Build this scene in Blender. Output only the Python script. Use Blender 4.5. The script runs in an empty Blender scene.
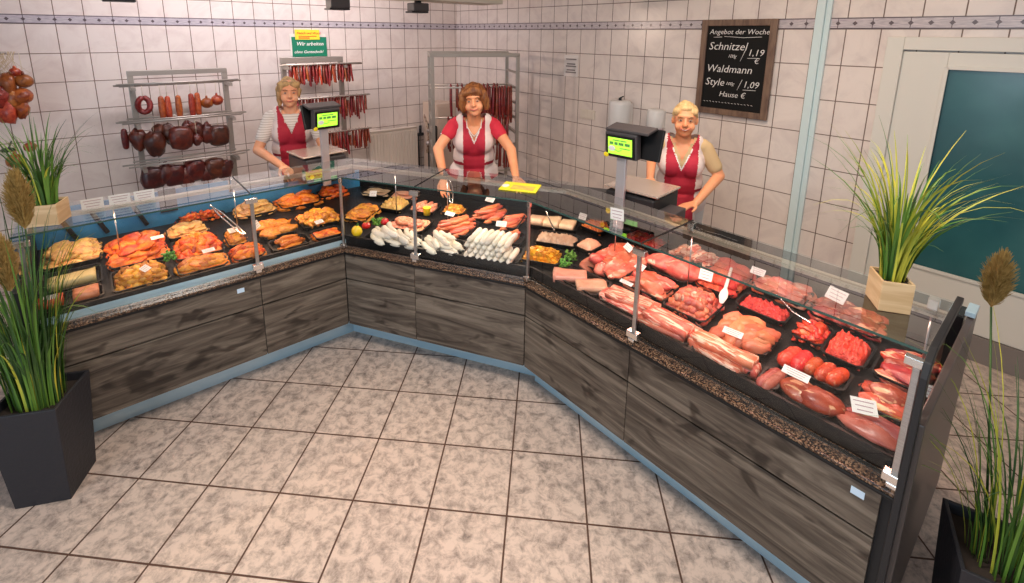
import bpy, math, random
from mathutils import Vector, Matrix, Quaternion, noise
R_ = random.Random(7)
COL = bpy.context.scene.collection
PI = math.pi

# ------------------------------------------------------------------ mesh builder
class MB:
    def __init__(s): s.v=[]; s.f=[]; s.m=[]; s.sm=[]; s.uv=None
    def add(s, vs, fs, mi=0, smooth=True, M=None):
        b=len(s.v)
        s.v += [tuple(M@Vector(p)) for p in vs] if M is not None else [tuple(p) for p in vs]
        for f in fs: s.f.append([b+i for i in f]); s.m.append(mi); s.sm.append(smooth)
        return s
    def box(s, c, d, mi=0, M=None, rz=0):
        x,y,z=[q/2 for q in d]; r=Matrix.Rotation(rz,3,'Z'); c=Vector(c)
        vs=[c+r@Vector((a*x,b*y,e*z)) for e in(-1,1) for b in(-1,1) for a in(-1,1)]
        return s.add(vs,[(0,2,3,1),(4,5,7,6),(0,1,5,4),(2,6,7,3),(0,4,6,2),(1,3,7,5)],mi,False,M)
    def prism(s, poly, z0, z1, mi=0, smooth=False, M=None):
        n=len(poly)
        vs=[(p[0],p[1],z0) for p in poly]+[(p[0],p[1],z1) for p in poly]
        s.add(vs,[tuple(range(n))[::-1],tuple(range(n,2*n))],mi,False,M); b=len(s.v)-2*n
        for i in range(n):
            j=(i+1)%n; s.f.append([b+i,b+j,b+n+j,b+n+i]); s.m.append(mi); s.sm.append(smooth)
        return s
    def tube(s, pts, r, n=10, mi=0, caps=True, round_=False, flat=1.0, M=None):
        pts=[Vector(p) for p in pts]; k=len(pts)
        rr=list(r) if hasattr(r,'__len__') else [r]*k
        if round_:
            a,b=(pts[0]-pts[1]).normalized(),(pts[-1]-pts[-2]).normalized()
            hd=[(pts[0]+a*rr[0]*math.sin(t),rr[0]*math.cos(t)) for t in (1.45,1.1,.7,.35)]
            tl=[(pts[-1]+b*rr[-1]*math.sin(t),rr[-1]*math.cos(t)) for t in (.35,.7,1.1,1.45)]
            pts=[h[0] for h in hd]+pts+[t[0] for t in tl]; rr=[h[1] for h in hd]+rr+[t[1] for t in tl]; k=len(pts)
        d=(pts[1]-pts[0]).normalized(); up=Vector((0,0,1)) if abs(d.z)<.9 else Vector((1,0,0))
        x=d.cross(up).normalized(); vs=[]
        for i in range(k):
            t=(pts[min(i+1,k-1)]-pts[max(i-1,0)]).normalized()
            x=(x-t*x.dot(t)).normalized(); y=t.cross(x)
            for j in range(n):
                a=2*PI*j/n; vs.append(pts[i]+x*math.cos(a)*rr[i]+y*math.sin(a)*rr[i]*flat)
        fs=[]
        for i in range(k-1):
            for j in range(n):
                j2=(j+1)%n; fs.append((i*n+j,i*n+j2,(i+1)*n+j2,(i+1)*n+j))
        if caps: fs.append(tuple(range(n))[::-1]); fs.append(tuple(range((k-1)*n,k*n)))
        return s.add(vs,fs,mi,True,M)
    def cyl(s,p0,p1,r0,r1=None,n=14,mi=0,M=None):
        s.tube([p0,p1],[r0,r0 if r1 is None else r1],n,mi,True,False,1.0,M)
        s.sm[-1]=False; s.sm[-2]=False
        return s
    def cap(s,p0,r0,p1,r1,n=12,mi=0):
        p0=Vector(p0);p1=Vector(p1); m=[p0.lerp(p1,t) for t in (0,.5,1)]
        return s.tube(m,[r0,(r0+r1)/2,r1],n,mi,True,True)
    def ell(s,c,r,nu=16,nv=10,rot=None,mi=0,M=None,fn=None):
        c=Vector(c); q=rot.to_matrix() if rot is not None else Matrix.Identity(3)
        vs=[];fs=[]
        for i in range(1,nv):
            th=PI*i/nv
            for j in range(nu):
                ph=2*PI*j/nu; d=Vector((math.sin(th)*math.cos(ph),math.sin(th)*math.sin(ph),math.cos(th)))
                k=fn(d) if fn else 1
                vs.append(c+q@Vector((d.x*r[0]*k,d.y*r[1]*k,d.z*r[2]*k)))
        k0=fn(Vector((0,0,1))) if fn else 1; k1=fn(Vector((0,0,-1))) if fn else 1
        vs.append(c+q@Vector((0,0,r[2]*k0))); vs.append(c+q@Vector((0,0,-r[2]*k1)))
        t=len(vs)-2;b=t+1
        for i in range(nv-2):
            for j in range(nu):
                j2=(j+1)%nu; fs.append((i*nu+j,(i+1)*nu+j,(i+1)*nu+j2,i*nu+j2))
        for j in range(nu):
            j2=(j+1)%nu; fs.append((t,j,j2)); fs.append((b,(nv-2)*nu+j2,(nv-2)*nu+j))
        return s.add(vs,fs,mi,True,M)
    def lathe(s,prof,c=(0,0,0),n=24,mi=0,M=None,smooth=True):
        c=Vector(c); vs=[];fs=[];k=len(prof)
        for r,z in prof:
            for j in range(n): a=2*PI*j/n; vs.append(c+Vector((r*math.cos(a),r*math.sin(a),z)))
        for i in range(k-1):
            for j in range(n):
                j2=(j+1)%n; fs.append((i*n+j,i*n+j2,(i+1)*n+j2,(i+1)*n+j))
        fs.append(tuple(range(n))[::-1]); fs.append(tuple(range((k-1)*n,k*n)))
        return s.add(vs,fs,mi,smooth,M)
    def mesh(s,name):
        me=bpy.data.meshes.new(name); me.from_pydata(s.v,[],s.f)
        me.polygons.foreach_set('material_index',s.m); me.polygons.foreach_set('use_smooth',s.sm)
        if s.uv:
            l=me.uv_layers.new(name='UVMap')
            for i,lp in enumerate(me.loops): l.data[i].uv=s.uv[lp.vertex_index]
        me.validate(); me.update(); return me

def link(name, mesh, mats, parent=None, loc=(0,0,0), rz=0, bevel=0):
    for m in (mats if isinstance(mats,(list,tuple)) else [mats]):
        if len(mesh.materials)<8 and m.name not in [q.name for q in mesh.materials if q]: mesh.materials.append(m)
    o=bpy.data.objects.new(name,mesh); COL.objects.link(o)
    o.location=loc; o.rotation_euler=(0,0,rz)
    if parent: o.parent=parent
    if bevel:
        b=o.modifiers.new('Bevel','BEVEL'); b.width=bevel; b.segments=2; b.limit_method='ANGLE'
    return o
def part(name, mb, mats, parent, bevel=0, label=None):
    o=link(name,mb.mesh(name),mats,parent,bevel=bevel)
    if label: o['label']=label
    return o
def empty(name, loc=(0,0,0), rz=0):
    o=bpy.data.objects.new(name,None); COL.objects.link(o); o.location=loc; o.rotation_euler=(0,0,rz); o.empty_display_size=.05
    return o
def tag(o,label,cat,group=None,kind=None):
    o['label']=label; o['category']=cat
    if group: o['group']=group
    if kind: o['kind']=kind
    return o
def struct(o,label=None,cat=None):
    o['kind']='structure'
    if label: o['label']=label
    if cat: o['category']=cat
    return o

# ------------------------------------------------------------------ materials
def newmat(name):
    m=bpy.data.materials.new(name); m.use_nodes=True; nt=m.node_tree
    for n in list(nt.nodes): nt.nodes.remove(n)
    out=nt.nodes.new('ShaderNodeOutputMaterial'); b=nt.nodes.new('ShaderNodeBsdfPrincipled')
    nt.links.new(b.outputs[0],out.inputs[0]); return m,nt,b
def N(nt,t,**k):
    n=nt.nodes.new(t)
    for a,v in k.items():
        if a[0]=='_': setattr(n,a[1:],v)
        else: n.inputs[a.replace('_',' ')].default_value=v
    return n
def ramp(nt,src,stops):
    r=nt.nodes.new('ShaderNodeValToRGB'); e=r.color_ramp.elements
    while len(e)<len(stops): e.new(.5)
    for i,(p,c) in enumerate(stops): e[i].position=p; e[i].color=(*c,1)
    nt.links.new(src,r.inputs[0]); return r.outputs[0]
def bump(nt,b,src,st,dist=.01):
    n=N(nt,'ShaderNodeBump',Strength=st,Distance=dist); nt.links.new(src,n.inputs['Height']); nt.links.new(n.outputs[0],b.inputs['Normal'])
MATS={}
def mat(name,col,rough=.5,metal=0,c2=None,scale=8,detail=4,lo=.4,hi=.6,bmp=0,stretch=None,coat=0,sss=0,emit=None,es=0,dist=0,spec=.5):
    if name in MATS: return MATS[name]
    m,nt,b=newmat(name)
    b.inputs['Base Color'].default_value=(*col,1); b.inputs['Roughness'].default_value=rough; b.inputs['Metallic'].default_value=metal
    b.inputs['Coat Weight'].default_value=coat; b.inputs['Coat Roughness'].default_value=.15; b.inputs['Specular IOR Level'].default_value=spec
    if sss: b.inputs['Subsurface Weight'].default_value=sss; b.inputs['Subsurface Radius'].default_value=(.02,.008,.004); b.inputs['Subsurface Scale'].default_value=.5
    if emit: b.inputs['Emission Color'].default_value=(*emit,1); b.inputs['Emission Strength'].default_value=es
    if c2 or bmp:
        tc=N(nt,'ShaderNodeTexCoord'); mp=N(nt,'ShaderNodeMapping'); nt.links.new(tc.outputs['Object'],mp.inputs[0])
        if stretch: mp.inputs['Scale'].default_value=stretch
        oi=N(nt,'ShaderNodeObjectInfo'); vm=N(nt,'ShaderNodeVectorMath',_operation='ADD'); sc=N(nt,'ShaderNodeMath',_operation='MULTIPLY'); sc.inputs[1].default_value=37.0
        nt.links.new(oi.outputs['Random'],sc.inputs[0]); nt.links.new(mp.outputs[0],vm.inputs[0]); nt.links.new(sc.outputs[0],vm.inputs[1])
        no=N(nt,'ShaderNodeTexNoise',Scale=scale,Detail=detail,Distortion=dist); nt.links.new(vm.outputs[0],no.inputs[0])
        if c2: nt.links.new(ramp(nt,no.outputs[0],[(lo,col),(hi,c2)]),b.inputs['Base Color'])
        if bmp: bump(nt,b,no.outputs[0],bmp,.02)
    MATS[name]=m; return m

black=mat('black_plastic',(.008,.008,.009),.38,spec=.3)
blackm=mat('black_matt',(.015,.015,.017),.6)
dark=mat('dark_panel',(.018,.019,.022),.45,spec=.35)
chrome=mat('chrome',(.75,.74,.72),.18,1)
steel=mat('brushed_steel',(.55,.55,.55),.32,1,c2=(.42,.42,.43),scale=30,stretch=(1,1,30))
alu=mat('aluminium_rail',(.62,.56,.46),.35,.8)
white=mat('white_paint',(.78,.76,.72),.45)
paper=mat('white_card',(.85,.84,.82),.6)
ink=mat('dark_ink',(.12,.05,.06),.7)
film=mat('daylight_blue_metal',(.58,.76,.86),.3,.25,c2=(.46,.68,.82),scale=3,stretch=(1,1,4))  # stainless steel; its blue daylight reflection is painted into the colour
dayblue_dk=mat('blue_lit_backdrop',(.05,.30,.58),.4,.1,c2=(.03,.2,.42),scale=5)  # back panel of the left counter, blue light put into its colour
yellow=mat('yellow_plastic',(.9,.72,.02),.4)
plywood=mat('pale_wood',(.72,.52,.30),.5,c2=(.60,.40,.21),scale=5,stretch=(1,1,9),dist=.6)
soil=mat('dark_soil',(.03,.02,.015),.9)
graph=mat('graphite_plastic',(.055,.05,.055),.45)

def glassmat(name,tint,ior=1.5,rough=0.0):
    m=bpy.data.materials.new(name); m.use_nodes=True; nt=m.node_tree
    for n in list(nt.nodes): nt.nodes.remove(n)
    out=N(nt,'ShaderNodeOutputMaterial'); t=N(nt,'ShaderNodeBsdfTransparent'); t.inputs[0].default_value=(*tint,1)
    g=N(nt,'ShaderNodeBsdfGlossy'); g.inputs['Roughness'].default_value=rough; g.inputs[0].default_value=(.95,.97,.96,1)
    fr=N(nt,'ShaderNodeFresnel',IOR=ior); mx=N(nt,'ShaderNodeMixShader')
    ge=N(nt,'ShaderNodeNewGeometry'); iv=N(nt,'ShaderNodeMath',_operation='SUBTRACT'); iv.inputs[0].default_value=1; nt.links.new(ge.outputs['Backfacing'],iv.inputs[1])
    mu=N(nt,'ShaderNodeMath',_operation='MULTIPLY'); nt.links.new(fr.outputs[0],mu.inputs[0]); nt.links.new(iv.outputs[0],mu.inputs[1]); nt.links.new(mu.outputs[0],mx.inputs[0]); nt.links.new(t.outputs[0],mx.inputs[1]); nt.links.new(g.outputs[0],mx.inputs[2]); nt.links.new(mx.outputs[0],out.inputs[0])
    return m
glass=glassmat('clear_glass',(.985,.99,.99),1.45)
topglass=glassmat('reflective_top_glass',(.88,.91,.92),2.7)
edgeglass=mat('green_glass_edge',(.035,.085,.075),.2)

def tilemat(name,w,h,base,vein,grout,mortar,uvoff=(0,0),rough=.25,coords='UV',vs=3.0,lo=.42,hi=.62,dist=1.2,nr=.62):
    m,nt,b=newmat(name); tc=N(nt,'ShaderNodeTexCoord'); mp=N(nt,'ShaderNodeMapping'); mp.inputs['Location'].default_value=(uvoff[0],uvoff[1],0)
    nt.links.new(tc.outputs[coords],mp.inputs[0])
    br=N(nt,'ShaderNodeTexBrick'); br.offset=0; br.squash=1
    br.inputs['Scale'].default_value=1; br.inputs['Mortar Size'].default_value=mortar; br.inputs['Mortar Smooth'].default_value=.15
    br.inputs['Brick Width'].default_value=w; br.inputs['Row Height'].default_value=h; br.inputs['Bias'].default_value=0
    br.inputs['Color1'].default_value=(.35,.35,.35,1); br.inputs['Color2'].default_value=(.65,.65,.65,1)
    nt.links.new(mp.outputs[0],br.inputs[0])
    no=N(nt,'ShaderNodeTexNoise',Scale=vs,Detail=9,Roughness=nr,Distortion=dist); nt.links.new(mp.outputs[0],no.inputs[0])
    c=ramp(nt,no.outputs[0],[(lo,base),(hi,vein)])
    mx=N(nt,'ShaderNodeMix',_data_type='RGBA'); mx.inputs[7].default_value=(*grout,1)
    nt.links.new(br.outputs['Fac'],mx.inputs[0]); nt.links.new(c,mx.inputs[6]); nt.links.new(mx.outputs[2],b.inputs['Base Color'])
    rr=N(nt,'ShaderNodeMapRange'); rr.inputs[3].default_value=rough; rr.inputs[4].default_value=.85; nt.links.new(br.outputs['Fac'],rr.inputs[0]); nt.links.new(rr.outputs[0],b.inputs['Roughness'])
    inv=N(nt,'ShaderNodeMath',_operation='SUBTRACT'); inv.inputs[0].default_value=1; nt.links.new(br.outputs['Fac'],inv.inputs[1]); bump(nt,b,inv.outputs[0],.35,.004)
    return m
TW,TH=.198,.2486
tileL=tilemat('wall_tile_marbled',TW,TH,(.82,.725,.665),(.72,.61,.56),(.20,.13,.09),.0036,uvoff=(-.033,-.0199),vs=4,lo=.45,hi=.7)
tileR=tilemat('wall_tile_marbled_grey',TW,TH,(.79,.71,.665),(.67,.59,.565),(.17,.12,.10),.0036,uvoff=(-.085,-.0199),vs=4,lo=.45,hi=.7)
floorm=tilemat('floor_tile_stone',.33,.33,(.64,.52,.45),(.19,.155,.14),(.09,.045,.03),.0042,rough=.42,coords='Object',vs=20,lo=.43,hi=.68,dist=.35,nr=.72)

def woodmat():
    m,nt,b=newmat('grey_oak'); tc=N(nt,'ShaderNodeTexCoord'); oi=N(nt,'ShaderNodeObjectInfo')
    sc=N(nt,'ShaderNodeMath',_operation='MULTIPLY'); sc.inputs[1].default_value=23.; nt.links.new(oi.outputs['Random'],sc.inputs[0])
    vm=N(nt,'ShaderNodeVectorMath',_operation='ADD'); nt.links.new(tc.outputs['Object'],vm.inputs[0]); nt.links.new(sc.outputs[0],vm.inputs[1])
    def nz(scl,s,d,di=0):
        mp=N(nt,'ShaderNodeMapping'); mp.inputs['Scale'].default_value=s; nt.links.new(vm.outputs[0],mp.inputs[0])
        n=N(nt,'ShaderNodeTexNoise',Scale=scl,Detail=d,Distortion=di,Roughness=.6); nt.links.new(mp.outputs[0],n.inputs[0]); return n.outputs[0]
    g=nz(2.2,(.8,.8,8),7,1.5); k=nz(5.0,(1,1,2.2),2,.5); f=nz(12,(.6,.6,16),5,.3)
    c=ramp(nt,g,[(.32,(.028,.021,.017)),(.5,(.105,.085,.068)),(.68,(.20,.170,.138))])
    kk=ramp(nt,k,[(.33,(0.16,.13,.12)),(.41,(1,1,1))])
    ff=ramp(nt,f,[(.3,(.84,.84,.84)),(.6,(1.05,1.04,1.03))])
    m1=N(nt,'ShaderNodeMix',_data_type='RGBA',_blend_type='MULTIPLY'); m1.inputs[0].default_value=.85; nt.links.new(c,m1.inputs[6]); nt.links.new(kk,m1.inputs[7])
    m2=N(nt,'ShaderNodeMix',_data_type='RGBA',_blend_type='MULTIPLY'); m2.inputs[0].default_value=.8; nt.links.new(m1.outputs[2],m2.inputs[6]); nt.links.new(ff,m2.inputs[7])
    nt.links.new(m2.outputs[2],b.inputs['Base Color']); b.inputs['Roughness'].default_value=.42; bump(nt,b,f,.12,.004)
    return m
oak=woodmat()
def granitemat():
    m,nt,b=newmat('speckled_granite'); tc=N(nt,'ShaderNodeTexCoord'); v=N(nt,'ShaderNodeTexVoronoi',Scale=230); nt.links.new(tc.outputs['Object'],v.inputs[0])
    bw=N(nt,'ShaderNodeRGBToBW'); nt.links.new(v.outputs['Color'],bw.inputs[0])
    nt.links.new(ramp(nt,bw.outputs[0],[(.3,(.012,.009,.008)),(.55,(.07,.036,.022)),(.8,(.26,.16,.10))]),b.inputs['Base Color']); b.inputs['Roughness'].default_value=.18
    return m
granite=granitemat()
def bordermat():
    m,nt,b=newmat('border_tile'); tc=N(nt,'ShaderNodeTexCoord'); sp=N(nt,'ShaderNodeSeparateXYZ'); nt.links.new(tc.outputs['UV'],sp.inputs[0])
    def M(op,a,c=None):
        n=N(nt,'ShaderNodeMath',_operation=op)
        for i,q in enumerate((a,c)):
            if q is None: continue
            if isinstance(q,(int,float)): n.inputs[i].default_value=q
            else: nt.links.new(q,n.inputs[i])
        return n.outputs[0]
    u,v=sp.outputs[0],sp.outputs[1]
    fu=M('ABSOLUTE',M('SUBTRACT',M('FRACT',M('DIVIDE',u,.099)),.5)); fv=M('ABSOLUTE',M('SUBTRACT',v,.5))
    dia=M('LESS_THAN',M('ADD',M('MULTIPLY',fu,.099/.076),fv),.20)
    ln=M('GREATER_THAN',fv,.40)
    seam=M('LESS_THAN',M('ABSOLUTE',M('SUBTRACT',M('FRACT',M('DIVIDE',u,.198)),.25)),.012)
    no=N(nt,'ShaderNodeTexNoise',Scale=18,Detail=5); nt.links.new(tc.outputs['UV'],no.inputs[0])
    base=ramp(nt,no.outputs[0],[(.4,(.62,.56,.58)),(.62,(.40,.36,.40))])
    k=M('MAXIMUM',M('MAXIMUM',dia,ln),seam)
    mx=N(nt,'ShaderNodeMix',_data_type='RGBA'); mx.inputs[7].default_value=(.13,.10,.11,1); nt.links.new(k,mx.inputs[0]); nt.links.new(base,mx.inputs[6]); nt.links.new(mx.outputs[2],b.inputs['Base Color']); b.inputs['Roughness'].default_value=.25
    return m
borderm=bordermat()

# ------------------------------------------------------------------ camera model (for reading positions off real planes)
F_,PX,PY,PT,RO,H=491.4,499.5,138.34,.2097,.0084,1.958
def ray(x,y):
    u=(x-PX)/F_; v=(y-PY)/F_; c,s=math.cos(RO),math.sin(RO); u,v=u*c+v*s,-u*s+v*c
    c,s=math.cos(PT),math.sin(PT); return Vector((u,c-s*v,-v*c-s))
def up(x,y,z): d=ray(x,y); t=(z-H)/d.z; return Vector((d.x*t,d.y*t,z))
def at(x,y,Y): d=ray(x,y); t=Y/d.y; return Vector((d.x*t,Y,H+d.z*t))
cam=bpy.data.cameras.new('camera'); co=bpy.data.objects.new('camera',cam); COL.objects.link(co)
cam.sensor_width=36; cam.lens=F_/1024*36; cam.clip_start=.02; cam.clip_end=60
cam.shift_x=(512-PX)/1024; cam.shift_y=-(291.5-PY)/1024
co.matrix_world=Matrix.Translation((0,0,H))@(Matrix.Rotation(PI/2-PT,4,'X'))@Matrix.Rotation(RO,4,'Z')
bpy.context.scene.camera=co

# frames
A1=math.radians(39.9); A2=math.radians(-19.93); A3=math.radians(-50.1)
G1=Vector((-.943,2.817,0)); G2=Vector((.165,2.415,0)); LM=(G2-G1).length
FR={'L':(G1,A1),'M':(G1,A2),'R':(G2,A3)}
def W(fr,u,v,z=0):
    o,a=FR[fr]; return Vector((o.x+u*math.cos(a)-v*math.sin(a),o.y+u*math.sin(a)+v*math.cos(a),z))
T1=math.tan((A1-A2)/2); T2=math.tan((A2-A3)/2)
UL0,UR1=-1.42,1.585
def ends(fr,v):
    if fr=='L': return UL0,v*T1
    if fr=='M': return -v*T1,LM+v*T2
    return -v*T2,UR1
CORN=Vector((-.6055,7.013,0))
WL=(CORN,math.radians(219.9)); WR=(CORN,math.radians(129.9))
def WLp(t,d,z): a=WL[1]; return Vector((CORN.x+t*math.cos(a)-d*math.sin(a),CORN.y+t*math.sin(a)+d*math.cos(a),z))
def WRp(t,d,z): a=WR[1]; return Vector((CORN.x-t*math.cos(a)-d*math.sin(a),CORN.y-t*math.sin(a)+d*math.cos(a),z))
def onL(x,y,d):   # point on the plane parallel to the left wall, d in front of it -> (t,z)
    n=Vector((-.6414,.7672,0)); r=ray(x,y); t=(CORN.dot(n)-d)/(r.dot(n)); P=r*t; a=WL[1]
    q=P-CORN; return q.x*math.cos(a)+q.y*math.sin(a), P.z+H
def onR(x,y,d):
    n=Vector((.7672,.6414,0)); r=ray(x,y); t=(CORN.dot(n)-d)/(r.dot(n)); P=r*t; a=WR[1]
    q=P-CORN; return -(q.x*math.cos(a)+q.y*math.sin(a)), P.z+H

# ------------------------------------------------------------------ text
def text(s,size,parent,pos,M3,mt,name='lettering',ext=.0006,shear=0,align='LEFT',off=.012):
    cu=bpy.data.curves.new('t','FONT'); cu.body=s; cu.size=size; cu.extrude=ext; cu.shear=shear; cu.align_x=align; cu.resolution_u=2; cu.offset=size*off
    to=bpy.data.objects.new('t',cu); COL.objects.link(to); bpy.context.view_layer.update()
    me=bpy.data.meshes.new_from_object(to.evaluated_get(bpy.context.evaluated_depsgraph_get())); bpy.data.objects.remove(to)
    me.transform(Matrix.Translation(pos)@M3.to_4x4()); me.materials.clear()
    return link(name,me,mt,parent)
WALLTXT=Matrix(((-1,0,0),(0,0,1),(0,1,0)))   # text x -> -x local, y -> z, normal -> +y

# ------------------------------------------------------------------ room
def wall(name,fr,x0,x1,z0,z1,m,sgn):
    mb=MB(); th=.1
    mb.add([(x0,0,z0),(x1,0,z0),(x1,0,z1),(x0,0,z1),(x0,-th,z0),(x1,-th,z0),(x1,-th,z1),(x0,-th,z1)],
           [(0,3,2,1) if x1>x0 else (0,1,2,3),(4,5,6,7),(3,7,6,2),(0,1,5,4),(0,4,7,3),(1,2,6,5)],0,False)
    mb.uv=[(sgn*v[0],v[2]) for v in mb.v]
    o=link(name,mb.mesh(name),m,loc=fr[0],rz=fr[1]); return struct(o,None,None)
wall('wall_left',WL,-.1,7.2,0,2.009,tileL,1); 
wall('wall_left_upper',WL,-.1,7.2,2.085,2.75,tileL,1)
wall('wall_right',WR,0,-8.2,0,2.009,tileR,-1)
wall('wall_right_upper',WR,0,-8.2,2.085,2.75,tileR,-1)
def borderwall(name,fr,x0,x1,sgn):
    mb=MB(); z0,z1=2.009,2.085; d=.004
    mb.add([(x0,d,z0),(x1,d,z0),(x1,d,z1),(x0,d,z1),(x0,-.1,z0),(x1,-.1,z0),(x1,-.1,z1),(x0,-.1,z1)],[(0,1,2,3),(3,2,6,7),(0,4,5,1),(4,7,6,5),(0,3,7,4),(1,5,6,2)],0,False)
    mb.uv=[(sgn*v[0]+.0165,(v[2]-z0)/(z1-z0)) for v in mb.v]
    struct(link(name,mb.mesh(name),borderm,loc=fr[0],rz=fr[1]))
borderwall('trim_1',WL,-.0,7.2,1); borderwall('trim_2',WR,0,-8.2,-1)
bb=mat('dark_baseboard',(.10,.075,.065),.4)
for nm,fr,x0,x1 in (('baseboard_left',WL,0.012,7.2),('baseboard_right',WR,-4.9,-.012),('baseboard_right_end',WR,-8.2,-6.15)):
    mb=MB().box(((x0+x1)/2,.006,.08),(x1-x0,.012,.16)); struct(link(nm,mb.mesh(nm),bb,loc=fr[0],rz=fr[1]))
# floor in tile coordinates
S=.33; fo=Vector((-5.5496*S,8.6258*S,0))
mb=MB(); mb.add([(-12,-16,0),(16,-16,0),(16,12,0),(-12,12,0),(-12,-16,-.05),(16,-16,-.05),(16,12,-.05),(-12,12,-.05)],[(0,1,2,3),(4,7,6,5),(0,4,5,1),(1,5,6,2),(2,6,7,3),(3,7,4,0)],0,False)
struct(link('floor',mb.mesh('floor'),floorm,loc=fo,rz=-.0972))
# ceiling: over the service area and the shop
mb=MB().box((0,0,2.80),(13,13,.1)); struct(link('ceiling',mb.mesh('ceiling'),mat('ceiling_paint',(.72,.70,.68),.8),loc=(-.6,1.5,0),rz=A1))
# soffit above the left counter
mb=MB().box((3.2,1.95,2.50),(4.5,.32,.54)); struct(link('trim_3',mb.mesh('trim_3'),mat('soffit_paint',(.66,.60,.52),.7),loc=WL[0],rz=WL[1]))
# conduit pipe on the right wall
cond=mat('cool_lit_conduit',(.62,.76,.78),.35)  # white plastic; the cool light falling on it is mixed into the colour
mb=MB().box((-4.48,.02,1.375),(.055,.04,2.75)).box((-4.525,.012,1.375),(.035,.024,2.75))
t=link('wall_conduit',mb.mesh('wall_conduit'),cond,loc=WR[0],rz=WR[1],bevel=.004); tag(t,'white vertical duct, cool light painted in, running up the tiled wall beside the door','duct')
# door in the right wall
d=empty('door_1',WR[0],WR[1]); struct(d)
dm=mat('cream_door_paint',(.70,.68,.62),.35)
fx0,fx1=4.89,6.05
mb=MB()
mb.box((-(fx0+.045),.03,.98),(.09,.06,1.96)).box((-(fx1-.045),.03,.98),(.09,.06,1.96)).box((-(fx0+fx1)/2,.03,1.92),(fx1-fx0-.18,.06,.08))
part('door_frame',mb,dm,d,bevel=.004)
gx0,gx1,gz0,gz1=5.20,5.80,.50,1.78
mb=MB()
a,b_=fx0+.09,fx1-.09
mb.box((-(a+gx0)/2,.02,1.02),(gx0-a,.04,1.70)).box((-(b_+gx1)/2,.02,1.02),(b_-gx1,.04,1.70)).box((-(gx0+gx1)/2,.02,(gz1+1.87)/2),(gx1-gx0,.04,1.87-gz1)).box((-(gx0+gx1)/2,.02,(gz0+.17)/2),(gx1-gx0,.04,gz0-.17))
part('door_leaf',mb,dm,d,bevel=.003)
mb=MB(); 
for x in (gx0,gx1): mb.box((-x,.045,(gz0+gz1)/2),(.022,.014,gz1-gz0+.02))
for z in (gz0,gz1): mb.box((-(gx0+gx1)/2,.045,z),(gx1-gx0+.02,.014,.022))
part('glazing_bead',mb,dm,d,bevel=.002)
mb=MB().box((-(gx0+gx1)/2,.015,(gz0+gz1)/2),(gx1-gx0,.012,gz1-gz0))
part('glass_panel',mb,mat('teal_frosted_glass',(.022,.10,.115),.25,c2=(.035,.14,.15),scale=2,coat=.4),d)
mb=MB().box((-5.47,.025,.083),(1.16,.05,.166)); part('threshold',mb,mat('grey_sill',(.22,.19,.175),.5),d)

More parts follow.
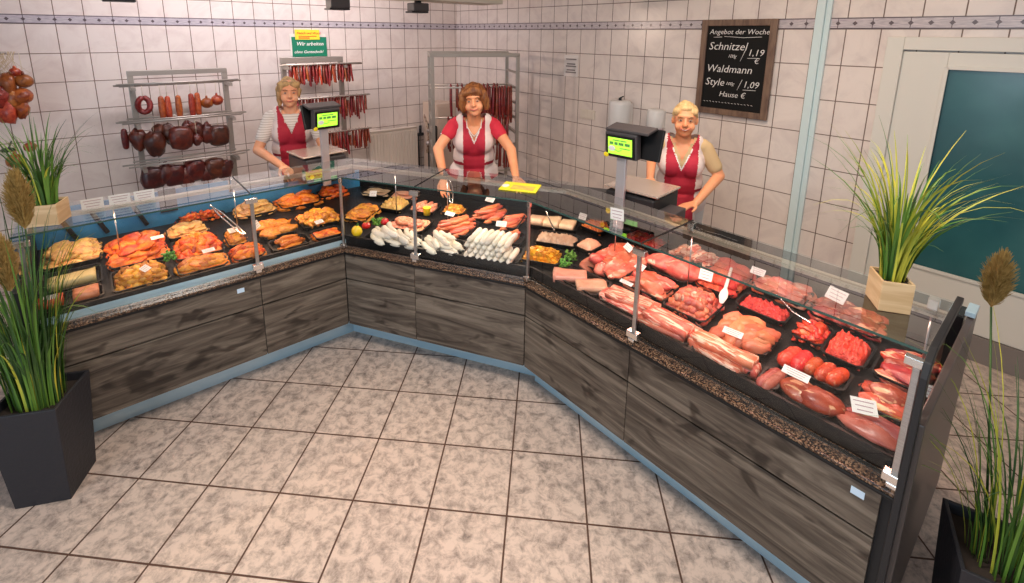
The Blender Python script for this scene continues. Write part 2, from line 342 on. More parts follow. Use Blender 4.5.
# ------------------------------------------------------------------ counters
def plan(fr,v0,v1,a=None,b=None):
    e0=ends(fr,v0); e1=ends(fr,v1)
    u00=e0[0] if a is None else a; u01=e0[1] if b is None else b
    u10=e1[0] if a is None else a; u11=e1[1] if b is None else b
    return [(u00,v0),(u01,v0),(u11,v1),(u10,v1)]
GT=1.115; GB=.69
PL={'L':.12,'M':.12,'R':.085}
desc={'L':('display counter of grey oak under the left wall racks, with marinated orange meat','L'),
      'M':('middle display counter of grey oak holding the sausages, angled between its two neighbours','M'),
      'R':('long display counter of grey oak with raw pink and red meat, nearest the chalkboard wall','R')}
split={'L':-.5,'M':.5,'R':.67}
for fr in 'LMR':
    o,a=FR[fr]; root=empty('display_counter',o,a); tag(root,desc[fr][0],'counter')
    VB=.89 if fr=='R' else 1.0
    body=MB().prism(plan(fr,PL[fr]+.012,VB),.005,.645); 
    part('cabinet_body',body,black,root)
    part('plinth',MB().prism(plan(fr,PL[fr],PL[fr]+.01),.0,.175),film,root,label='steel plinth strip with blue daylight painted in')
    # wood panels: two rows, two columns
    sp=split[fr]; e=ends(fr,-.035)
    for (z0,z1) in ((.17,.472),(.480,.642)):
        for (c0,c1) in ((None,sp-.0015),(sp+.0015,None)):
            pl=plan(fr,-.035,-.02,c0,c1)
            g=.003
            if c0 is None: pl[0]=(pl[0][0]+g,pl[0][1]); pl[3]=(pl[3][0]+g,pl[3][1])
            else: pl[1]=(pl[1][0]-g,pl[1][1]); pl[2]=(pl[2][0]-g,pl[2][1])
            if fr=='R' and c1 is None: pl[1]=(UR1-.03,-.035); pl[2]=(UR1-.03,-.02)
            part('wood_panel',MB().prism(pl,z0,z1),oak,root,bevel=.0015)
    part('front_carcass',MB().prism(plan(fr,-.018,PL[fr]+.01),.175,.643),blackm,root)
    part('granite_ledge',MB().prism(plan(fr,-.044,.05),.655,.668),granite,root,bevel=.002); part('ledge_edge',MB().prism(plan(fr,-.048,.04),.644,.655),black,root,bevel=.002)
    part('ledge_rail',MB().prism(plan(fr,-.012,-.004),.669,.684).prism(plan(fr,.004,.012),.669,.680),chrome,root)
    # riser in front of the food, display deck, back wall, worktop
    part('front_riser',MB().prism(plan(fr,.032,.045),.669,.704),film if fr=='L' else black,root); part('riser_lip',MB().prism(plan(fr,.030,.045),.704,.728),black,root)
    q=plan(fr,.045,.80); zz=[.700,.700,.768,.768]
    dk=MB(); dk.add([(p[0],p[1],.66) for p in q]+[(p[0],p[1],z) for p,z in zip(q,zz)],[(3,2,1,0),(4,5,6,7),(0,1,5,4),(1,2,6,5),(2,3,7,6),(3,0,4,7)],0,False)
    part('display_deck',dk,black,root)
    part('back_wall',MB().prism(plan(fr,.80,.815),.66,.90),dayblue_dk if fr=='L' else black,root)
    part('worktop',MB().prism(plan(fr,.815,VB+.03),.86,.90),mat('black_worktop',(.02,.02,.022),.22),root,bevel=.003)
    part('back_cabinet',MB().prism(plan(fr,.83,VB),.645,.858),blackm,root)
    # top glass in two panes, front glass in two panes
    for (c0,c1) in ((None,sp-.002),(sp+.002,None)):
        tg=MB().prism(plan(fr,-.004,.405,c0,c1),GT-.008,GT)
        part('top_glass',tg,topglass,root)
        tg=MB().prism(plan(fr,-.0055,-.0042,c0,c1),GT-.008,GT); part('glass_edge',tg,edgeglass,root)
        fg=MB().prism(plan(fr,-.001,.005,c0,c1),GB,GT-.009); part('front_glass',fg,glass,root)
    part('light_rail',MB().prism(plan(fr,.385,.43),1.045,1.062).prism(plan(fr,.375,.383),1.05,1.058),alu,root)
    part('glass_seam',MB().box((sp,.2,GT+.0015),(.006,.41,.003)),black,root)
    # posts
    ups=[sp]
    if fr=='L': ups+= [UL0+.03]
    if fr=='R': ups=[0,sp,UR1-.014]
    if fr=='M': ups=[0.0,sp]
    for k,u in enumerate(ups):
        pm=MB(); w=.018 if u not in(0,) else .013
        pm.box((u,-.012,(.668+1.09)/2),(w,.014,1.09-.668))
        p=part('glass_post',pm,steel,root,bevel=.002)
        cl=MB().box((u,-.017,.70),(.055,.03,.03)).box((u,-.02,.678),(.03,.03,.02)) if u!=0 else MB().box((u,-.017,.685),(.035,.03,.022))
        o2=part('clamp',cl,chrome,root,bevel=.003)
        if u!=0: part('clamp',MB().box((u,-.012,1.078),(.06,.024,.026)),chrome,root,bevel=.003)
        else: part('clamp',MB().box((u,-.01,1.098),(.02,.018,.03)),chrome,root,bevel=.003)
    for u in ([sp] if fr!='R' else [sp,UR1-.05]):
        st=MB().box((u,.395,1.088),(.03,.03,.04)); part('clamp',st,chrome,root,bevel=.003)
        part('support_rod',MB().cyl((u,.41,.76),(u,.41,1.05),.003),steel,root)
    part('support_rod',MB().cyl((ends(fr,.41)[0]+.35,.41,.76),(ends(fr,.41)[0]+.35,.41,1.05),.003),steel,root)
    if fr=='L':
        bp=MB().box((-.93,.79,.93),(.94,.012,.12)); part('blue_lit_backdrop',bp,dayblue_dk,root)
        sb=MB()
        for u in (-1.3,-1.16,-.97): sb.tube([(u-.02,.775,.985),(u,.775,.92),(u+.05,.772,.80)],.012,8)
        sb.box((-.80,.776,.93),(.09,.02,.14)); part('cable',sb,blackm,root)
    if fr in 'LR':
        u=-.60 if fr=='L' else 1.50
        z=.612
        part('maker_label',MB().box((u if fr=='L' else 1.50,-.0365,.60 if fr=='L' else .600),(.035,.002,.024)),mat('pale_blue_label',(.55,.72,.9),.4),root)
    if fr=='L':
        part('end_panel',MB().box((UL0-.012,.47,.45),(.022,1.06,.88)),dark,root,bevel=.004)
        part('side_glass',MB().box((UL0+.003,.2,.9),(.006,.4,.41)),glass,root)
    if fr=='R':
        # solid lower end panel plus black frame of the side glass
        part('end_panel',MB().box((UR1+.018,.43,.51),(.022,.92,.80)),mat('brown_grey_panel',(.07,.058,.055),.35),root,bevel=.004)
        fm=MB()
        pr=[(-.055,.02),(-.055,1.06),(-.035,1.10),(.02,1.125),(.43,1.128),(.43,1.108),(.04,1.100),(-.01,1.07),(-.025,.93),(-.025,.02)]
        Mx=Matrix(((0,0,1,UR1-.002),(1,0,0,0),(0,1,0,0),(0,0,0,1)))
        fm.prism(pr,0,.018,M=Mx); part('end_frame',fm,dark,root,bevel=.003)
        part('side_glass',MB().box((UR1-.01,.22,.9),(.006,.42,.41)),glass,root)
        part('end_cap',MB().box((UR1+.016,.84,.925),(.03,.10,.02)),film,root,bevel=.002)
        part('levelling_foot',MB().cyl((UR1-.01,.9,0),(UR1-.01,.9,.13),.018).cyl((UR1-.01,.9,0),(UR1-.01,.9,.012),.03),chrome,root)
inkl=mat('faint_ink',(.42,.26,.30),.7)
# ------------------------------------------------------------------ meat and food
def zdeck(v): return .700+(max(v,.045)-.045)*.09
def meat(name,c,c2,fat=None,rough=.38,scale=22,lo=.42,hi=.6,bmp=.5,coat=.18,fs=10,fl=.60,fh=.66,stretch=(1,3,1)):
    if name in MATS: return MATS[name]
    m,nt,b=newmat(name); tc=N(nt,'ShaderNodeTexCoord'); oi=N(nt,'ShaderNodeObjectInfo')
    sc=N(nt,'ShaderNodeMath',_operation='MULTIPLY'); sc.inputs[1].default_value=31.; nt.links.new(oi.outputs['Random'],sc.inputs[0])
    vm=N(nt,'ShaderNodeVectorMath',_operation='ADD'); nt.links.new(tc.outputs['Object'],vm.inputs[0]); nt.links.new(sc.outputs[0],vm.inputs[1])
    no=N(nt,'ShaderNodeTexNoise',Scale=scale,Detail=5,Distortion=.5); nt.links.new(vm.outputs[0],no.inputs[0])
    col=ramp(nt,no.outputs[0],[(lo,c),(hi,c2)])
    if fat:
        mp=N(nt,'ShaderNodeMapping'); mp.inputs['Scale'].default_value=stretch; nt.links.new(vm.outputs[0],mp.inputs[0])
        n2=N(nt,'ShaderNodeTexNoise',Scale=fs,Detail=4,Distortion=1.2); nt.links.new(mp.outputs[0],n2.inputs[0])
        f=ramp(nt,n2.outputs[0],[(fl,(0,0,0)),(fh,(1,1,1))]); mx=N(nt,'ShaderNodeMix',_data_type='RGBA'); mx.inputs[7].default_value=(*fat,1)
        nt.links.new(f,mx.inputs[0]); nt.links.new(col,mx.inputs[6]); col=mx.outputs[2]
    hs=N(nt,'ShaderNodeHueSaturation'); mr=N(nt,'ShaderNodeMapRange'); mr.inputs[3].default_value=.58 if not 'sausage' in name else .8; mr.inputs[4].default_value=1.22; nt.links.new(oi.outputs['Random'],mr.inputs[0]); nt.links.new(mr.outputs[0],hs.inputs['Value'])
    m3=N(nt,'ShaderNodeMath',_operation='MULTIPLY'); m3.inputs[1].default_value=7.3; fr=N(nt,'ShaderNodeMath',_operation='FRACT'); nt.links.new(oi.outputs['Random'],m3.inputs[0]); nt.links.new(m3.outputs[0],fr.inputs[0]); mh=N(nt,'ShaderNodeMapRange'); mh.inputs[3].default_value=.488; mh.inputs[4].default_value=.515; nt.links.new(fr.outputs[0],mh.inputs[0]); nt.links.new(mh.outputs[0],hs.inputs['Hue'])
    nt.links.new(col,hs.inputs['Color']); col=hs.outputs[0]
    nt.links.new(col,b.inputs['Base Color']); b.inputs['Roughness'].default_value=rough; b.inputs['Coat Weight'].default_value=coat; b.inputs['Coat Roughness'].default_value=.2
    if bmp: bump(nt,b,no.outputs[0],min(1,bmp*1.6),.008)
    MATS[name]=m; return m
m_or=meat('orange_marinade',(.88,.19,.012),(.62,.07,.008),scale=40)
m_red=meat('red_marinade',(.78,.09,.015),(.86,.22,.02),scale=40)
m_yel=meat('yellow_marinade',(.84,.38,.04),(.62,.20,.03),scale=45)
m_pal=meat('pale_herb_marinade',(.82,.50,.15),(.66,.34,.12),scale=50)
m_ory=meat('orange_breading',(.90,.30,.02),(.72,.15,.01),scale=70)
m_pk=meat('pink_pork',(.78,.21,.13),(.62,.10,.06),fat=(.92,.55,.40),scale=16,fs=12)
m_pks=meat('pork_belly',(.76,.20,.12),(.60,.10,.06),fat=(.94,.60,.45),scale=14,fs=14,fl=.50,fh=.56,stretch=(.6,4,4))
m_pf=meat('pale_fillet',(.88,.47,.31),(.84,.36,.24),scale=9)
m_ch=meat('chicken_meat',(.84,.31,.15),(.76,.22,.10),scale=12)
m_bf=meat('beef_red',(.48,.045,.025),(.34,.02,.018),fat=(.88,.45,.27),scale=18,fs=11,fl=.58,fh=.63)
m_bfd=meat('dark_fillet',(.36,.06,.05),(.50,.12,.10),scale=10)
m_rl=meat('red_roulade',(.72,.06,.025),(.55,.035,.015),fat=(.85,.30,.18),scale=18,fs=16)
m_mc=meat('minced_meat',(.80,.14,.06),(.60,.06,.03),scale=120,bmp=1.0,lo=.35,hi=.6)
m_wh=meat('white_sausage',(.86,.76,.62),(.74,.70,.62),scale=18,bmp=.1)
m_sg=meat('red_sausage',(.74,.19,.09),(.58,.11,.05),scale=22,bmp=.1,coat=.5)
m_cs=meat('coarse_sausage',(.76,.22,.13),(.86,.44,.30),scale=60,bmp=.3)
m_sm=meat('smoked_sausage',(.26,.022,.012),(.15,.010,.006),scale=50,bmp=.5,coat=.4)
m_sal=meat('salami_orange',(.50,.09,.025),(.34,.045,.015),scale=40,bmp=.2)
m_ham=meat('smoked_ham',(.065,.008,.006),(.13,.018,.008),scale=18,bmp=.6)
m_ham2=meat('golden_ham',(.42,.10,.02),(.22,.03,.008),scale=22,bmp=.4)
m_bei=meat('beige_loaf',(.80,.58,.38),(.74,.50,.32),scale=30,bmp=.1)
m_chs=meat('cheese_yellow',(.90,.78,.38),(.86,.70,.32),scale=9,bmp=.05)
m_brn=meat('brown_loaf',(.52,.20,.08),(.42,.14,.05),scale=30,bmp=.1)
m_cub=meat('orange_cubes',(.95,.45,.03),(.88,.32,.02),scale=30,bmp=.1)
m_grn=meat('parsley_green',(.06,.22,.02),(.12,.35,.04),scale=40,bmp=.2,coat=0)
m_tom=meat('tomato_red',(.82,.05,.015),(.75,.03,.01),scale=5,bmp=0,coat=.8)
m_pep=meat('pepper_yellow',(.93,.62,.02),(.90,.52,.01),scale=5,bmp=0,coat=.8)

def nz(p,s,k=1): return noise.noise(Vector(p)*k+Vector((s*7.3,s*3.1,s*1.7)))
def steak(lx,ly,lz,s,rough=.35):
    mb=MB(); mb.ell((0,0,lz/2),(1,1,1),18,8,fn=None)
    vs=[]
    for x,y,z in mb.v:
        z-=lz/2; a=math.atan2(y,x); rr=1+.30*nz((math.cos(a),math.sin(a),0),s,1.6)+.07*math.sin(3*a+s)+.10*nz((math.cos(a),math.sin(a),0),s,4)
        h=math.hypot(x,y); hs=h**.6*rr if h>0 else 0
        f=(hs/h if h>1e-6 else 1)
        X,Y=x*f*lx/2,y*f*ly/2
        Z=math.copysign(abs(z)**.7,z)*lz/2
        Z+=.35*lz*nz((X*24,Y*24,z),s)+.25*lz*nz((X*60,Y*60,z),s)
        vs.append((X,Y,Z+lz/2))
    mb.v=vs; return mb
def blob(r,s,k=.3,n=12,sq=(1,1,1)):
    mb=MB(); mb.ell((0,0,0),(r*sq[0],r*sq[1],r*sq[2]),n,max(6,n*2//3),fn=lambda d:1+k*nz(d*1.3,s)+k*.7*nz(d*3.0,s+4)); return mb
def sausage(L,r,bend,s,nub=True):
    n=9; pts=[]
    for i in range(n):
        t=-1+2*i/(n-1); 
        if abs(bend)<1e-3: pts.append((t*L/2,0,0))
        else:
            R=L/bend; a=t*bend/2; pts.append((R*math.sin(a),R*(1-math.cos(a)),0))
    rr=[r*(1+.05*nz((i*.7,s,0),s)) for i in range(n)]; rr[0]*=.82; rr[-1]*=.82
    mb=MB(); mb.tube(pts,rr,10,0,True,True)
    if nub:
        for a,b in ((0,1),(-1,-2)):
            p=Vector(pts[a]); d=(p-Vector(pts[b])).normalized(); mb.tube([p+d*r*.7,p+d*(r+.006)],[r*.3,r*.16],6)
    return mb
def spiral(r,turns,s):
    pts=[]; n=int(16*turns)
    for i in range(n+1):
        a=2*PI*i/16; R=r*.7+r*1.95*a/(2*PI); pts.append((R*math.cos(a),R*math.sin(a),0))
    return MB().tube(pts,r,8,0,True,True)
def slab(lx,ly,lz,s,k=.03):
    mb=MB(); nx,ny=8,6
    for zz in (0,1):
        for j in range(ny+1):
            for i in range(nx+1):
                x=-lx/2+lx*i/nx; y=-ly/2+ly*j/ny
                e=1-(1 if i in(0,nx) else 0)*.12-(1 if j in(0,ny) else 0)*.12
                w=k*lx
                mb.v.append((x*(1-.04*(1-zz*0))+w*nz((x*9,y*9,zz),s),y+w*nz((x*9+5,y*9,zz),s),zz*lz*(.72+.28*e)+(.15*lz*nz((x*14,y*14,2),s)*zz)))
    k0=(nx+1)*(ny+1)
    for j in range(ny):
        for i in range(nx):
            a=j*(nx+1)+i; mb.f.append([a,a+nx+1,a+nx+2,a+1]); mb.f.append([k0+a,k0+a+1,k0+a+nx+2,k0+a+nx+1])
    for i in range(nx):
        mb.f.append([i,i+1,k0+i+1,k0+i]); a=ny*(nx+1)+i; mb.f.append([a+1,a,k0+a,k0+a+1])
    for j in range(ny):
        a=j*(nx+1); mb.f.append([a+nx+1,a,k0+a,k0+a+nx+1]); a=a+nx; mb.f.append([a,a+nx+1,k0+a+nx+1,k0+a])
    mb.m=[0]*len(mb.f); mb.sm=[True]*len(mb.f); return mb
def roulade(L,r,s):
    pts=[];rr=[]
    n=13
    for i in range(n):
        t=i/(n-1); pts.append((-L/2+L*t,0,0)); rr.append(r*(1+.07*math.sin(t*4*2*PI))*(.86 if i in(0,n-1) else 1))
    return MB().tube(pts,rr,12,0,True,True)
def cubes(s):
    mb=MB().box((0,0,0),(.022,.02,.016)); return mb
def mound(lx,ly,h,s,fr=30,amp=.008):
    mb=MB(); n,m=34,26
    for j in range(m+1):
        for i in range(n+1):
            a=-1+2*i/n; b=-1+2*j/m; e=max(0,1-abs(a)**3.5)*max(0,1-abs(b)**3.5)
            x,y=a*lx/2,b*ly/2
            z=h*e**.5*(.75+.25*nz((x*14,y*14,0),s))+amp*nz((x*90,y*90,0),s)*2*(e>0)
            mb.v.append((x,y,z if e>0 else -.002))
    for j in range(m):
        for i in range(n): q=j*(n+1)+i; mb.f.append([q,q+1,q+n+2,q+n+1])
    b0=len(mb.v); mb.v+= [(-lx/2,-ly/2,-.004),(lx/2,-ly/2,-.004),(lx/2,ly/2,-.004),(-lx/2,ly/2,-.004)]; mb.f.append([b0+3,b0+2,b0+1,b0])
    mb.m=[0]*len(mb.f); mb.sm=[True]*len(mb.f); return mb
PROTO={}
def proto(kind,mt,nv,fn):
    key=(kind,mt.name)
    if key not in PROTO:
        L=[]
        for i in range(nv):
            me=fn(i+1).mesh(kind); me.materials.append(mt); L.append(me)
        PROTO[key]=L
    return PROTO[key]
def put(name,me,loc,rot,sc=(1,1,1)):
    o=bpy.data.objects.new(name,me); COL.objects.link(o); o.location=loc; o.rotation_mode='QUATERNION'; o.rotation_quaternion=rot; o.scale=sc; return o
def tray(fr,u0,u1,v0,v1,label,h=.028,m=None):
    o,a=FR[fr]; uc,vc=(u0+u1)/2,(v0+v1)/2; lx,ly=(u1-u0)/2-.004,(v1-v0)/2-.004; sl=.09
    P=W(fr,uc,vc,zdeck(vc)+.001); t=.004
    mb=MB()
    def ring(k,z): 
        c=.018; X,Y=lx-k,ly-k
        pts=[(-X+c,-Y),(X-c,-Y),(X,-Y+c),(X,Y-c),(X-c,Y),(-X+c,Y),(-X,Y-c),(-X,-Y+c)]
        return [(p[0],p[1],z+p[1]*sl) for p in pts]
    rs=[ring(.012,0),ring(.003,h),ring(-.0005,h),ring(-.0005,h+.002),ring(.007,h+.002),ring(.015,t)]
    vs=[p for r in rs for p in r]; fs=[]
    for i in range(len(rs)-1):
        for j in range(8): j2=(j+1)%8; fs.append((i*8+j,i*8+j2,(i+1)*8+j2,(i+1)*8+j))
    fs.append(tuple(range(8))[::-1]); k=len(rs)-1; fs.append(tuple(range(k*8,k*8+8)))
    mb.add(vs,fs,0,False)
    ob=link('food_tray',mb.mesh('food_tray'),m or black,loc=P,rz=a); tag(ob,label,'tray','black food trays in the display counters'); return ob
FS=1.06
def fill(fr,u0,u1,v0,v1,kind,name,mt,fn,nu,nv,layers,label,cat,group,rot=0,jr=.25,tilt=0,lift=.012,lh=.018,dome=True,nvar=4,jit=.12,sc=(.9,1.1),trayed=True,shrink=.16):
    big=nu*nv>=6 and kind not in('cube','bsl') and 'sausage' not in name
    if big: nu+=1; nv+=(1 if nv<5 else 0)
    ps=proto(kind,mt,nvar,fn); a=FR[fr][1]; k=0
    for l in range(layers):
        s=shrink*l; n1=max(1,nu-(l if dome else 0)); n2=max(1,nv-(l if dome else 0))
        for j in range(n2):
            for i in range(n1):
                fu=(i+.5)/n1; fv=(j+.5)/n2
                fu=.5+(fu-.5)*(1-s); fv=.5+(fv-.5)*(1-s)
                u=u0+(u1-u0)*(fu+R_.uniform(-jit,jit)/n1); v=v0+(v1-v0)*(fv+R_.uniform(-jit,jit)/n2)
                z=zdeck(v)+lift+l*lh+(.010*(1-(2*fu-1)**2)*(1-(2*fv-1)**2) if nu*nv>8 else 0)
                q=Quaternion((0,0,1),a+rot+R_.uniform(-jr,jr))@Quaternion((1,0,0),tilt+(R_.uniform(-.4,.4) if big else R_.uniform(-.12,.12)))@Quaternion((0,1,0),R_.uniform(-.3,.3) if big else 0)
                x=R_.uniform(*sc)*(FS if kind not in('cube','spi','rou','rol','bel','bel2','bel3','bsl','pfi') else 1); o=put(name,ps[k%nvar],W(fr,u,v,z),q,(x,x,x)); tag(o,label,cat,group); k+=1
def card(fr,u,v,z,w=.05,h=.032,yaw=0,pitch=.9,label='small white price card',lines=3):
    a=FR[fr][1]; c=W(fr,u,v,z); o=bpy.data.objects.new('price_card',MB().box((0,0,0),(w,.0012,h)).mesh('price_card')); COL.objects.link(o)
    o.data.materials.append(paper); o.location=c; o.rotation_euler=(-pitch,0,a+yaw); tag(o,label,'price card','white price cards among the food')
    mb=MB()
    for i in range(lines):
        L=w*(.8-.2*((i*7)%3)/2); mb.box((0,-.001,h*.28-i*h*.56/max(1,lines-1)),(L,.0006,h*.05))
    part('printed_lines',mb,inkl,o)
